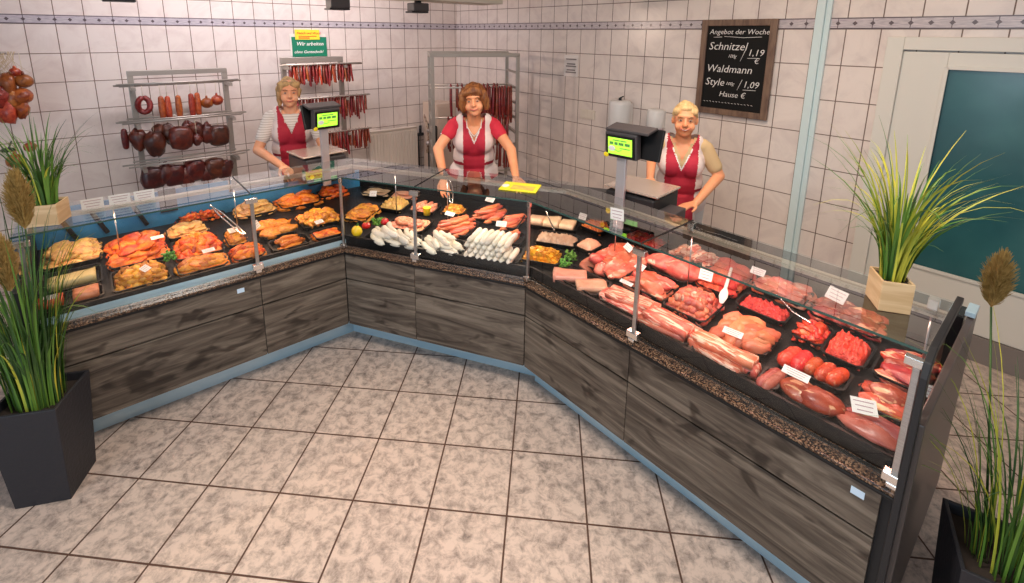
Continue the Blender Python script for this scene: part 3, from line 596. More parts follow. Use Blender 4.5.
# ---- left counter
GL='marinated meat in the left counter'
S=[
# fr,u0,u1,v0,v1,tray label, kind,name,mat,fn,nu,nv,layers,label,cat,kwargs
('L',-1.40,-1.145,.46,.74,'black tray of pale yellow marinated slices at the plant end of the left counter','palslice','marinated_slice',m_pal,lambda s:steak(.085,.06,.018,s),3,4,3,'pale yellow marinated meat slice heaped in the rear tray beside the pale wood planter','meat slice',dict(lh=.016,tilt=.3)),
('L',-1.13,-.86,.30,.64,'black tray of orange marinated steaks, second rear tray of the left counter','orsteak','marinated_steak',m_or,lambda s:steak(.10,.075,.022,s),3,4,3,'orange marinated steak heaped in the rear tray left of the green parsley sprig','steak',dict(lh=.02,tilt=.35)),
('L',-1.13,-.88,.05,.28,'black tray of yellow and orange meat strips at the front glass of the left counter','yelpiece','marinated_piece',m_yel,lambda s:blob(.024,s,.5,12,(1.3,.8,.7)),5,5,3,'small yellow-orange marinated meat piece in the front tray behind the left plant','meat piece',dict(lh=.018,jr=3)),
('L',-.85,-.63,.50,.68,'black tray of yellow-green marinated slices, third rear tray of the left counter','yg','herb_slice',m_pal,lambda s:steak(.07,.05,.015,s),4,3,3,'yellow-green herb marinated slice in the rear tray of the left counter','meat slice',dict(lh=.013,tilt=.3)),
('L',-.85,-.60,.22,.47,'black tray of bright red-orange meat chunks in the middle of the left counter','redchunk','marinated_chunk',m_red,lambda s:blob(.028,s,.45,12,(1.2,.9,.8)),5,5,3,'bright red-orange marinated meat chunk piled in the middle tray of the left counter','meat chunk',dict(lh=.02,jr=3)),
('L',-.86,-.62,.05,.20,'black tray of brown-orange cutlets along the front glass of the left counter','cutlet','marinated_cutlet',m_ory,lambda s:steak(.085,.055,.018,s),4,2,2,'brown-orange breaded cutlet in the front tray beside the steel glass post','cutlet',dict(tilt=.3)),
('L',-.78,-.50,.70,.79,'black tray of orange strips at the very back of the left counter','orstrip','marinated_strip',m_or,lambda s:blob(.02,s,.5,10,(1.9,.7,.6)),6,3,3,'thin orange marinated strip heaped against the blue back wall','meat strip',dict(lh=.016,jr=3)),
('L',-.59,-.47,.24,.46,'black tray of golden pieces behind the first glass post','gold','golden_piece',m_yel,lambda s:blob(.023,s,.5,10,(1.3,.9,.6)),3,5,2,'golden marinated piece in the narrow tray behind the glass post','meat piece',dict(jr=3)),
('L',-.60,-.43,.05,.22,'black tray of orange drumsticks right at the first glass post','drum','marinated_drumstick',m_or,lambda s:blob(.028,s,.35,12,(1.35,.9,.85)),4,3,2,'orange marinated drumstick piece at the foot of the glass post','drumstick',dict(jr=.6)),
('L',-.46,-.21,.60,.79,'black tray of pink-yellow slices, rear right of the left counter','pys','marinated_slice',m_pal,lambda s:steak(.08,.055,.018,s),4,3,3,'pinkish yellow marinated slice in the rear tray above the white card','meat slice',dict(tilt=.35)),
('L',-.41,-.19,.24,.48,'black tray of large orange chicken breasts in the left counter','breast','chicken_breast',m_ory,lambda s:steak(.13,.085,.035,s),2,2,1,'large flat orange marinated chicken breast beside the tilted white card','chicken breast',dict(tilt=.15)),
('L',-.40,-.17,.05,.20,'black tray of long orange fillets at the front glass of the left counter','lfil','marinated_fillet',m_ory,lambda s:steak(.12,.03,.025,s),1,5,2,'long orange marinated fillet in the front tray left of the inner corner post','fillet',dict(jr=.15,rot=.2)),
('L',-.19,.09,.60,.79,'black tray of long orange drumsticks, rear tray near the inner corner','drum2','chicken_drumstick',m_ory,lambda s:blob(.03,s,.3,12,(2.0,.8,.75)),3,4,3,'long orange marinated chicken leg in the rear tray by the inner corner','chicken leg',dict(jr=.4)),
('L',.10,.33,.66,.79,'black tray of orange pieces in the inner corner of the counters','cor','marinated_piece',m_or,lambda s:blob(.028,s,.35,12,(1.5,.8,.8)),3,3,3,'orange marinated piece in the small tray in the inner corner','meat piece',dict(jr=1)),
('L',-.16,.10,.24,.46,'black tray of yellow-brown pork pieces with pale bones near the corner post','ybp','bone_in_piece',m_yel,lambda s:steak(.07,.045,.03,s),4,4,2,'yellow-brown meat piece with pale bone in the tray behind the corner post','meat piece',dict(jr=1.5,tilt=.4)),
('L',-.15,.03,.06,.20,'black tray of short orange sausages at the inner corner post','cors','orange_fillet',m_or,lambda s:blob(.022,s,.3,10,(1.8,.8,.7)),3,3,1,'short orange fillet at the front glass beside the inner corner post','fillet',dict(jr=.3)),
# ---- middle counter
('M',-.34,-.12,.62,.78,'black tray of beige slices at the back of the inner corner','fl','beige_slice',m_bei,lambda s:steak(.11,.07,.012,s),2,2,2,'flat beige slice at the back of the inner corner, under the glass','meat slice',dict(tilt=.1)),
('M',-.10,.10,.62,.78,'black tray of pinkish beige slices behind the pasta salad','fl2','beige_slice',m_pf,lambda s:steak(.13,.07,.014,s),2,2,2,'flat pink-beige slice behind the yellow shredded salad','meat slice',dict(tilt=.1)),
('M',-.20,-.02,.22,.46,'black tray of yellow-brown slices behind the yellow pepper','yb','marinated_slice',m_yel,lambda s:steak(.08,.06,.016,s),3,4,2,'yellow-brown marinated slice behind the yellow pepper and tomato','meat slice',dict(tilt=.35)),
('M',.14,.42,.20,.40,'black tray of coiled coarse sausages in the middle counter','spi','coiled_sausage',m_cs,lambda s:spiral(.011,2.2,s),3,2,2,'flat coil of coarse pink sausage lying in front of the yellow cup','coiled sausage',dict(lift=.016,lh=.022,jr=3)),
('M',.10,.46,.02,.18,'black tray of thick white sausages next to the tomato','ws','white_sausage',m_wh,lambda s:sausage(.14,.017,.7,s),3,4,3,'thick curved white sausage in the front row between inner post and middle post','white sausage',dict(lift=.02,lh=.022,jr=.35,rot=-.5)),
('M',.46,.74,.02,.20,'black tray of curved white sausages right of the middle post','ws2','white_sausage',m_wh,lambda s:sausage(.125,.016,.6,s),2,5,3,'curved white sausage in the heap just right of the middle glass post','white sausage',dict(lift=.02,lh=.022,jr=.4,rot=-.7)),
('M',.46,.72,.24,.46,'black tray of red sausages in the middle counter','rs','red_sausage',m_sg,lambda s:sausage(.12,.013,.6,s),2,6,3,'red curved sausage heaped behind the white sausages, under the first white card','red sausage',dict(lift=.016,lh=.019,jr=.3,rot=.9)),
('M',.62,.84,.48,.70,'black tray of light red sausages at the back below the leaflet','rs2','red_sausage',m_sg,lambda s:sausage(.11,.013,.5,s),2,5,3,'red sausage in the rear tray below the yellow leaflet','red sausage',dict(lift=.016,lh=.018,jr=.25,rot=.9)),
('M',.85,.97,.42,.64,'black tray of slim sausages beside the beige slabs','rs3','red_sausage',m_sg,lambda s:sausage(.11,.012,.4,s),1,6,2,'slim orange-red sausage in the narrow tray beside the beige slabs','red sausage',dict(lift=.016,lh=.018,jr=.2,rot=.8)),
('M',.88,1.05,.24,.40,'black tray of short red sausages above the round white ones','rs4','red_sausage',m_sg,lambda s:sausage(.10,.013,.5,s),1,6,2,'short red sausage behind the upright white sausages, beside a white card','red sausage',dict(lift=.016,lh=.018,jr=.2,rot=1.1)),
('M',.16,.36,.46,.64,'black tray of pink sausages in a fan, next to the yellow cup','pf','pink_sausage',m_cs,lambda s:sausage(.10,.015,.4,s),5,1,2,'pink sausage in the fan behind the yellow cup','pink sausage',dict(lift=.018,lh=.02,jr=.2,rot=1.4)),
('M',.38,.56,.50,.64,'black tray of brown roasted bits under the tongs','bb','roasted_piece',m_yel,lambda s:blob(.018,s,.5,10,(1.3,.8,.7)),5,4,3,'brown roasted meat piece under the steel tongs','meat piece',dict(jr=3,lh=.014)),
('M',.98,1.33,.50,.66,'black tray of three smooth beige slabs behind the corner post','bsl','pate_slab',m_bei,lambda s:slab(.095,.12,.045,s,.02),3,1,1,'smooth beige pate slab lying in the rear tray of the outer corner','pate slab',dict(lift=.005,jr=.05,jit=.02)),
# ---- right counter
('R',.13,.40,.24,.56,'black tray of pink pork steaks at the corner end of the long counter','pks','pork_steak',m_pk,lambda s:steak(.13,.08,.03,s),2,4,2,'pink pork steak stacked in the rear tray at the corner end of the long counter','pork steak',dict(tilt=.35,rot=1.2)),
('R',.10,.40,.05,.21,'black tray of two pale pork fillets at the front glass near the corner post','pfi','pork_fillet',m_pf,lambda s:slab(.17,.10,.035,s,.04),2,1,1,'big pale skin-coloured pork piece at the front glass near the corner post','pork piece',dict(lift=.006,jr=.2,rot=.9)),
('R',.41,.64,.05,.22,'black tray of streaky pork belly left of the tall glass post','bel','pork_belly',m_pks,lambda s:slab(.24,.075,.032,s,.06),1,2,2,'long streaky pork belly strip left of the tall glass post','pork belly',dict(lift=.006,lh=.03,jr=.15,rot=.05)),
('R',.66,.88,.03,.20,'black tray of streaky pork belly right of the tall glass post','bel2','pork_belly',m_pks,lambda s:slab(.22,.08,.032,s,.08),1,2,2,'streaky pork belly strip right of the tall glass post','pork belly',dict(lift=.006,lh=.028,jr=.2)),
('R',.89,1.12,.03,.16,'black tray of long pale pork ribs at the front glass','bel3','pork_rib',m_pks,lambda s:slab(.24,.06,.035,s,.10),1,2,2,'long pale pork rib strip at the front glass, in front of the chicken','pork rib',dict(lift=.006,lh=.028,jr=.2)),
('R',.41,.63,.24,.42,'black tray of pork slices in front of the large pink roast','psl','pork_slice',m_pk,lambda s:steak(.10,.06,.02,s),3,3,2,'pink pork slice between the pork steaks and the diced meat','pork slice',dict(tilt=.3)),
('R',.64,.86,.22,.44,'black tray of diced pork in the centre of the long counter','dic','diced_pork',m_pk,lambda s:blob(.024,s,.4,10,(1.1,.9,.8)),7,6,3,'diced pink pork cube piled in the centre of the long counter','diced meat',dict(lh=.02,jr=3)),
('R',.41,.64,.44,.64,'black tray with the large pink pork roasts','roa','pork_roast',m_pk,lambda s:blob(.075,s,.25,16,(1.3,.8,.5)),2,1,1,'large smooth pink pork roast behind the tall glass post','pork roast',dict(lift=.04,jr=.2,jit=.05)),
('R',.10,.36,.62,.79,'black tray of reddish cubes at the back, behind the pork steaks','rc','diced_beef',m_rl,lambda s:blob(.018,s,.4,10,(1.2,.9,.8)),6,4,2,'small reddish meat cube in the rear tray behind the pork steaks','diced meat',dict(jr=3,lh=.015)),
('R',.40,.66,.66,.79,'black tray of sliced ribs at the back under the light rail','rib','rib_slice',m_pks,lambda s:steak(.09,.05,.02,s),4,2,2,'pink rib slice in the rear tray under the light rail','rib',dict(tilt=.4,rot=1.2)),
('R',.66,.85,.48,.78,'black tray of minced meat patties behind the white spatula','pat','meat_patty',m_mc,lambda s:blob(.042,s,.08,16,(1,1,.5)),3,4,2,'round orange-pink minced meat patty behind the white spatula','meat patty',dict(lift=.02,lh=.026,jr=3)),
('R',.87,1.10,.62,.79,'black tray of pale pink cutlets at the back, under the reflected chalk writing','prr','pork_cutlet',m_pk,lambda s:steak(.10,.06,.018,s),3,3,2,'pale pink cutlet in the back tray right of the patties','cutlet',dict(tilt=.3)),
('R',.89,1.12,.19,.38,'black tray of raw chicken breasts and rolls','chk','chicken_breast',m_ch,lambda s:blob(.042,s,.3,14,(1.35,.85,.6)),3,3,1,'pale raw chicken breast in the tray with the silver rim','chicken breast',dict(lift=.03,jr=.5,rot=1.1)),
('R',1.14,1.38,.20,.34,'black tray of five red roulades','rou','beef_roulade',m_rl,lambda s:roulade(.085,.026,s),5,1,1,'red rolled beef roulade lying side by side in a row of five','roulade',dict(lift=.03,jr=.12,rot=1.45,jit=.04)),
('R',1.14,1.22,.04,.17,'black tray of two brown-red meat rolls at the front glass','rol','meat_roll',m_bfd,lambda s:roulade(.10,.019,s),2,1,1,'slim brown-red meat roll at the front glass beside the netted roast','meat roll',dict(lift=.024,jr=.05,rot=1.5,jit=.02)),
('R',1.23,1.38,.04,.17,'black tray of marbled beef at the front glass','rob','beef_roast',m_bf,lambda s:blob(.06,s,.2,16,(1.1,.9,.5)),2,1,1,'marbled red beef joint under the long white card','beef joint',dict(lift=.035,jr=.2,jit=.05)),
('R',1.12,1.25,.40,.57,'black tray of bright red beef strips with a handle spoon','str','beef_strip',m_rl,lambda s:blob(.019,s,.5,10,(1.7,.8,.6)),4,5,3,'bright red beef strip in the small square tray behind the roulades','beef strip',dict(jr=3,lh=.014)),
('R',1.12,1.38,.60,.79,'black tray of dark red beef slices at the back near the planter','dkb','beef_slice',m_bf,lambda s:steak(.085,.055,.018,s),4,4,2,'dark red beef slice in the back tray under the large tilted card','beef slice',dict(tilt=.35)),
('R',1.40,1.58,.38,.60,'black tray of marbled beef steaks beside the end post','ste','beef_steak',m_bf,lambda s:steak(.13,.07,.02,s),1,5,2,'marbled red beef steak in the rear tray beside the end glass','beef steak',dict(tilt=.45,rot=-.2)),
('R',1.40,1.58,.19,.36,'black tray of fat-edged steaks beside the end post','ste2','sirloin_steak',m_bf,lambda s:steak(.11,.075,.026,s),2,2,2,'thick steak with a pale fat edge in the middle tray at the end glass','steak',dict(tilt=.25)),
('R',1.40,1.58,.04,.17,'black tray of dark fillet at the front corner of the end glass','fil','beef_fillet',m_bfd,lambda s:blob(.05,s,.2,14,(1.9,.8,.55)),1,2,1,'dark pink whole fillet in the front corner tray under the white card','beef fillet',dict(lift=.03,jr=.1)),
]
for (fr,u0,u1,v0,v1,tl,kind,name,mt,fn,nu,nv,ly,lab,cat,kw) in S:
    tray(fr,u0,u1,v0,v1,tl)
    fill(fr,u0+.022,u1-.022,v0+.022,v1-.022,kind,name,mt,fn,nu,nv,ly,lab,cat,name.replace('_',' ')+' items, '+' '.join(tl.split(',')[0].replace('black tray of ','').split()[:9]),**kw)
# the upright white sausages, ends towards the glass
tray('M',.76,1.10,.03,.22,'black tray of round-ended white sausages below the yellow leaflet')
ps=proto('wse',m_wh,4,lambda s:sausage(.085,.0175,.15,s,False)); a=FR['M'][1]
for l in range(4):
    for i in range(8-l//2):
        for j in range(1 if l<2 else 2):
            u=.795+i*.036+(l%2)*.017; v=.085+l*.007+j*.05
            q=Quaternion((0,0,1),a+1.45+R_.uniform(-.12,.12))@Quaternion((0,1,0),-.12)
            o=put('white_sausage',ps[(i+l)%4],W('M',u,v,zdeck(v)+.030+l*.027),q); tag(o,'plump white sausage in the stack whose round ends face the front glass','white sausage','stack of white sausages with their ends to the glass')
def stuff(fr,uc,vc,lx,ly,h,name,mt,label,cat,traylab=None,rot=0,amp=.008,s=1):
    z=zdeck(vc)+.006
    if traylab: tray(fr,uc-lx/2-.018,uc+lx/2+.018,vc-ly/2-.018,vc+ly/2+.018,traylab)
    mb=mound(lx,ly,h,s,amp=amp); me=mb.mesh(name); o=link(name,me,mt,loc=W(fr,uc,vc,z),rz=FR[fr][1]+rot); tag(o,label,cat,kind='stuff'); return o
stuff('M',.03,.53,.17,.16,.07,'shredded_salad',m_pal,'yellow shredded salad heaped behind the tomato and parsley','salad','black tray of yellow shredded salad',amp=.012,s=2)
stuff('M',1.235,.39,.24,.13,.05,'chopped_salad',m_bei,'pale chopped meat salad with a spoon behind the outer corner post','salad','black tray of pale chopped meat salad',amp=.011,s=3)
stuff('R',.035,.44,.11,.12,.06,'beige_spread',m_pf,'smooth beige-pink spread between the chopped salad and the pork steaks','spread','black tray of beige-pink spread',amp=.003,s=4)
stuff('R',-.09,.66,.15,.12,.06,'orange_shreds',m_ory,'orange-yellow shredded salad at the back of the outer corner','salad','black tray of orange-yellow shreds',amp=.013,s=5)
stuff('R',.98,.52,.19,.11,.045,'minced_meat',m_mc,'bright red minced meat in the long tray right of the white spatula','minced meat','black tray of minced meat, long one right of the spatula',amp=.012,s=6)
stuff('R',1.315,.47,.12,.16,.075,'minced_beef',m_mc,'tall heap of bright red minced beef behind the roulades','minced meat','black tray of heaped minced beef',amp=.014,s=7)
# orange cubes: countable
tray('M',1.08,1.32,.09,.27,'black tray of orange cheese cubes at the outer corner post')
fill('M',1.10,1.30,.11,.25,'cube','orange_cube',m_cub,lambda s:cubes(s),9,6,3,'orange cube in the tray behind the outer corner post','cube','orange cubes at the corner post',lift=.012,lh=.014,jr=3,tilt=.3)
# slabs at the plant end
tray('L',-1.40,-1.15,.20,.42,'black tray of the pale yellow cheese block')
for (u,v,lx,ly,lz,m,nm,lb,ct) in ((-1.27,.30,.19,.10,.04,m_chs,'cheese_block','pale yellow cheese block at the plant end of the left counter','cheese'),(-1.22,.12,.10,.09,.045,m_brn,'meat_loaf','brown meat loaf in front of the cheese block','meat loaf'),(-1.345,.12,.09,.09,.04,m_rl,'pate_loaf','red-brown pate loaf behind the leaves of the left plant','meat loaf')):
    o=link(nm,slab(lx,ly,lz,3,.01).mesh(nm),m,loc=W('L',u,v,zdeck(v)+.007),rz=A1); tag(o,lb,ct)
tray('L',-1.40,-1.15,.05,.19,'black tray of two meat loaves behind the left plant')
# vegetables in the inner corner
o=link('yellow_pepper',MB().ell((0,0,.03),(.032,.028,.038),24,14,fn=lambda d:1+.07*math.cos(4*math.atan2(d.y,d.x))*(1-abs(d.z))-.25*max(0,d.z-.85)).mesh('yellow_pepper'),m_pep,loc=W('M',.035,.075,zdeck(.07)+.014)); tag(o,'yellow bell pepper lying at the front glass beside the inner corner post','pepper')
part('stem',MB().tube([(0,0,.055),(.003,0,.07),(.01,.002,.082)],[.006,.005,.004],8),m_grn,o)
for (u,v,lb) in ((.045,.16,'red tomato directly behind the yellow pepper'),(.125,.245,'red tomato beside the parsley, next to the coiled sausages')):
    o=link('tomato',MB().ell((0,0,.024),(.028,.028,.024),20,12,fn=lambda d:1+.03*math.cos(5*math.atan2(d.y,d.x))-.15*max(0,d.z-.8)).mesh('tomato'),m_tom,loc=W('M',u,v,zdeck(v)+.02)); tag(o,lb,'tomato')
    st=MB()
    for k in range(5): a=k*2*PI/5; st.tube([(0,0,.044),(.010*math.cos(a),.010*math.sin(a),.047),(.018*math.cos(a),.018*math.sin(a),.042)],[.003,.0025,.0008],5)
    part('stem',st,m_grn,o)
def sprig(fr,u,v,label,s=1,z=.02):
    mb=MB(); r=random.Random(s)
    for k in range(46):
        a=r.uniform(0,2*PI); h=r.uniform(.01,.055); rr=r.uniform(.0,.034)
        c=Vector((rr*math.cos(a),rr*math.sin(a),h)); mb.ell(c,(.010,.008,.004),7,5,rot=Quaternion((r.random(),r.random(),r.random()),r.uniform(0,3)),fn=lambda d:1+.35*math.sin(6*math.atan2(d.y,d.x)))
        if k%4==0: mb.tube([(0,0,0),c*.5,c],[.0015,.0012,.001],5)
    o=link('parsley_sprig',mb.mesh('parsley_sprig'),m_grn,loc=W(fr,u,v,zdeck(v)+z)); tag(o,label,'parsley')
sprig('M',.085,.215,'green curly parsley between the two red tomatoes',1); sprig('R',.06,.26,'green parsley sprig in front of the beige spread at the outer corner',2,.004); sprig('L',-.875,.205,'green parsley sprig on the orange meat in the left counter',3,.05)
sprig('R',.095,.17,'green parsley sprig nearest the corner post of the long counter',4,.004)
# utensils
wp=mat('white_plastic',(.82,.80,.76),.35)
def lineobj(name,pts,r,m,label,cat,extra=None):
    mb=MB().tube(pts,r,8,0,True,True); 
    if extra: extra(mb)
    o=link(name,mb.mesh(name),m); tag(o,label,cat); return o
a_=W('R',.775,.62,.845); b_=W('R',.86,.36,.80)
d_=(b_-a_)
mb=MB().tube([a_,a_+d_*.62],[.007,.008],8,0,True,True); mb.tube([a_+d_*.62,a_+d_*.72,a_+d_*.85,b_],[.008,.017,.019,.010],12,0,True,True,flat=.3)
o=link('spatula',mb.mesh('spatula'),wp); tag(o,'white plastic spatula lying across the diced pork','spatula')
def tongs(name,p,q,label,gap=.012):
    p=Vector(p);q=Vector(q); s=(q-p).cross(Vector((0,0,1))).normalized(); mb=MB()
    for sg in (-1,1): mb.tube([p,p.lerp(q,.3)+s*sg*gap,p.lerp(q,.8)+s*sg*gap,q+s*sg*gap*.5],[.004,.005,.005,.007],6,0,True,True)
    mb.ell(p,(.008,.008,.008),8,6); o=link(name,mb.mesh(name),chrome); tag(o,label,'tongs')
tongs('tongs',W('M',.40,.66,.95),W('M',.46,.55,.83),'steel tongs held by the woman in the middle, reaching into the sausages')
tongs('serving_tongs',W('L',-.60,.60,.90),W('L',-.50,.25,.80),'steel tongs leaning over the golden pieces at the left glass post')
lineobj('serving_spoon',[W('M',1.15,.44,.90),W('M',1.19,.40,.85),W('M',1.22,.37,.82)],[.004,.004,.006],chrome,'small steel spoon standing in the pale chopped salad','spoon')
lineobj('serving_fork',[W('R',1.03,.50,.86),W('R',1.10,.50,.81),W('R',1.17,.49,.80)],[.003,.003,.006],chrome,'thin steel fork lying on the red beef strips','fork')
mb=MB().lathe([(.022,0),(.026,.05),(.027,.052),(.024,.052),(.021,.006)],n=24); o=link('yellow_cup',mb.mesh('yellow_cup'),yellow,loc=W('M',.33,.44,zdeck(.44)+.03)); tag(o,'yellow plastic cup beside the pink sausage fan at the middle glass post','cup')
# price cards
for args in [('L',-.90,.43,.83,.06,.03,.1,1.3,'white price card lying on the orange steaks of the left counter'),
 ('L',-.70,.15,.795,.06,.03,.1,1.25,'white price card on the brown-orange cutlets'),
 ('L',-.535,.36,.80,.055,.035,.2,1.0,'white price card on the golden pieces behind the left post'),
 ('L',-.425,.27,.835,.06,.045,.9,.5,'tilted white price card right of the left glass post'),
 ('L',-.08,.20,.79,.055,.03,.2,1.1,'white price card beside the orange fillets near the inner corner post'),
 ('L',-.985,.12,.79,.05,.035,.9,1.0,'white card stuck in the yellow-orange pieces behind the left plant'),
 ('L',-1.34,.085,.775,.05,.022,0,.9,'white price card on the red-brown pate loaf'),
 ('M',-.13,.50,.84,.05,.04,.3,.6,'white price card left of the yellow shredded salad'),
 ('M',.54,.36,.83,.07,.028,-.2,.9,'white price card on the red sausages right of the middle post'),
 ('M',.71,.63,.86,.07,.035,-.3,.8,'white price card on the rear sausages under the yellow leaflet'),
 ('M',.90,.33,.825,.065,.035,.1,.7,'white price card on the short red sausages above the round white ones'),
 ('R',-.17,.62,.83,.055,.04,.1,.5,'white price card beside the orange shreds at the outer corner'),
 ('R',.305,.44,.84,.075,.035,-.5,.8,'white price card tilted over the pink pork steaks'),
 ('R',.43,.37,.80,.06,.035,-.2,.9,'white price card on the pork slices'),
 ('R',.47,.20,.785,.07,.02,0,1.1,'white price card lying on the pork belly'),
 ('R',.73,.46,.845,.06,.05,.2,.5,'white price card on the diced pork in the counter centre'),
 ('R',.99,.195,.785,.075,.03,.1,1.1,'white price card in front of the raw chicken'),
 ('R',.875,.68,.85,.065,.035,0,.7,'white price card on the back row cutlets'),
 ('R',1.255,.10,.80,.085,.03,.0,1.0,'long white price card on the marbled beef joint'),
 ('R',1.20,.68,.87,.08,.055,-.3,.6,'large tilted white price card near the planter'),
 ('R',1.455,.10,.80,.07,.05,.5,1.0,'white price card on the dark fillet in the front corner'),
 ('R',1.575,.28,.84,.03,.04,.3,.4,'small white card at the end glass')]: card(*args)
# standing cards on the left glass and the card near the right scale
for i,(u,lb) in enumerate(((-1.145,'white notice card on the left glass top, the one next to the planter'),(-1.04,'white notice card on the left glass top, middle of three'),(-.94,'white notice card on the left glass top, farthest from the planter'))):
    card('L',u,.215,GT+.028,.085,.05,0,-.15,lb,3)
card('R',.45,.12,GT+.032,.065,.06,.25,-.15,'white notice card standing on the glass before the right scale',3)
# leaflet
o=bpy.data.objects.new('leaflet',MB().box((0,0,0),(.21,.15,.004)).mesh('leaflet')); COL.objects.link(o); o.data.materials.append(mat('yellow_print',(.88,.82,.03),.4)); o.location=W('M',1.06,.19,GT+.004); o.rotation_euler=(0,0,A2+.05)
tag(o,'yellow printed leaflet lying on the middle glass top','leaflet')
part('printed_photo',MB().box((.02,-.015,.0025),(.13,.07,.001)),mat('tan_print',(.62,.45,.12),.4,c2=(.75,.6,.1),scale=20),o); part('printed_logo',MB().ell((-.085,.0,.002),(.022,.03,.0015),16,6),paper,o)
# ------------------------------------------------------------------ wall racks and hanging meat
rackm=mat('rack_steel',(.42,.38,.34),.4,.7)
rodm=mat('rod_steel',(.55,.50,.45),.35,.7)
def wl(name,mb,m,parent=None,label=None,cat=None,group=None,bevel=0,fr=WL):
    o=link(name,mb.mesh(name),m,None,loc=fr[0],rz=fr[1],bevel=bevel)
    if label: tag(o,label,cat,group)
    return o
def rack_root(label,t,d): 
    a=WL[1]; r=empty('smoking_rack',WLp(t,d,0),a); tag(r,label,'rack'); return r
# rack 1 (local x along wall away from the corner, y into the room)
D1=.35
r1=rack_root('steel rack with hanging hams by the left wall, nearest the left plant',3.38,D1)
w=.37
for s in (-1,1): part('post',MB().box((s*w,0,.80),(.045,.045,1.60)),rackm,r1,bevel=.003)
part('top_bar',MB().box((0,0,1.59),(2*w+.04,.05,.045)),rackm,r1,bevel=.003)
part('base_bar',MB().box((0,0,.06),(2*w,.04,.04)).box((-w,.15,.03),(.04,.5,.04)).box((w,.15,.03),(.04,.5,.04)),rackm,r1)
def rods(z,ds,x0,x1,root,r=.008,sl=0):
    for k,(dy,dz) in enumerate(ds): part('hanging_rod',MB().cyl((x0+.03*k,dy,z+dz+sl),(x1-.02*k,dy,z+dz-sl),r,n=8),rodm,root)
rods(1.49,((.05,0),(.09,.012),(.02,-.01)),-.50,.50,r1)
rods(1.17,((.05,0),(.10,.012),(.15,.0),(.20,.01),(.02,.02)),-.52,.52,r1)
rods(.78,((.05,0),(.10,.012),(.15,.0),(.20,.01),(.02,.02)),-.52,.52,r1)
for s in (-1,1):
    for z in (1.47,1.14,.75): part('bracket',MB().box((s*w,.11,z),(.03,.26,.03)),rackm,r1)
hook=mat('string',(.75,.66,.5),.8)
def hang(kind,x,y,d,label,cat,zt,group,scale=1,rot=0,mt=None,name=None):
    t,z=onL(x,y,d); P=WLp(t,d,z); mt_=mt or m_ham; s=R_.random()*9; scale*=1.18
    if kind=='ham': body=MB().ell((0,0,0),(.062*scale,.05*scale,.095*scale),16,12,fn=lambda q:1+.30*nz(q*1.2,s)+.12*nz(q*3.5,s)-.25*max(0,q.z))
    elif kind=='block': body=MB().ell((0,0,0),(.075*scale,.05*scale,.085*scale),16,12,fn=lambda q:(1+.12*nz(q*1.5,s))*(1/max(abs(q.x),abs(q.y),abs(q.z))**.45))
    elif kind=='ball': body=MB().ell((0,0,0),(.045*scale,.045*scale,.042*scale),16,12,fn=lambda q:1+.08*nz(q*2,s)); body.tube([(0,0,.035*scale),(0,0,.06*scale)],[.012,.008],8)
    elif kind=='salami': body=MB().tube([(0,0,-.075*scale),(0,0,-.03),(0,0,.03),(0,0,.075*scale)],[.023,.027,.027,.022],12,0,True,True)
    elif kind=='ring':
        pts=[(.045*math.sin(2*PI*k/16),.01*math.sin(4*PI*k/16),.065*math.cos(2*PI*k/16)) for k in range(1,16)]; body=MB().tube(pts,.024,10,0,True,True)
    body=body
    o=link(name or 'smoked_ham',body.mesh(name or 'smoked_ham'),mt_,loc=P,rz=WL[1]+rot); tag(o,label,cat,group)
    top=max(v[2] for v in body.v)
    if zt and zt-P.z>top: part('hanging_string',MB().tube([(0,0,top-.006),(0,0,zt-P.z)],.0025,6),hook,o)
    return o
g='hams and sausages hanging on the left rack'
hang('ring',144,105,D1+.05,'ring of dark smoked sausage on the top rod of the left rack','sausage',1.49,g,1,mt=m_sm,name='sausage_ring')
for i,(x,y) in enumerate(((162,108),(168.5,108),(179,107),(192,105),(198,104))):
    hang('salami',x,y,D1+.05,'orange-red salami on the top rod of the left rack, '+['first','second','third','fourth','fifth'][i]+' from the ring sausage','salami',1.49,g,1,mt=m_sal,name='salami')
for x,y,l in ((207,103,'first'),(217,100,'last')): hang('ball',x,y,D1+.05,'round brown sausage on the top rod of the left rack, '+l+' of the two','sausage',1.49,g,1,mt=m_ham2,name='round_sausage')
for i,(k,x,y,sc,dd) in enumerate((('salami',125,139,.8,.08),('ham',138,138,1.0,.08),('ham',155,142,1.15,.14),('ham',160,131,.8,.04),('ham',169,133,.95,.06),('block',181,138,1.1,.14),('ham',188,129,.9,.04),('ham',196,131,1.0,.08),('ham',197,139,.6,.14),('ham',207,132,1.0,.08),('block',219,135,1.05,.08))):
    hang(k,x,y,D1+dd,'dark ham on the left rack middle rods, '+('small and slim, at the plant end','second from the plant end','large reddish one, third from the plant end','small one behind the third ham','fifth from the plant end','squarish and hanging low in the centre','round one right of the squarish ham','large one right of centre','small one hanging low right of centre','next to last towards the woman','squarish and last towards the woman')[i],'ham',1.17,g,sc,mt=m_ham)
for i,(x,y) in enumerate(((153,178),(166,172),(175,175),(186,176),(195,170),(207,173),(215,168),(225,168))):
    hang('block' if i%2==0 else 'ham',x,y,D1+.1,'dark red-brown ham on the lowest rods of the left rack, '+['first','second','third','fourth','fifth','sixth','seventh','last'][i]+' from the plant end','ham',.78,g,1.05,mt=m_ham)
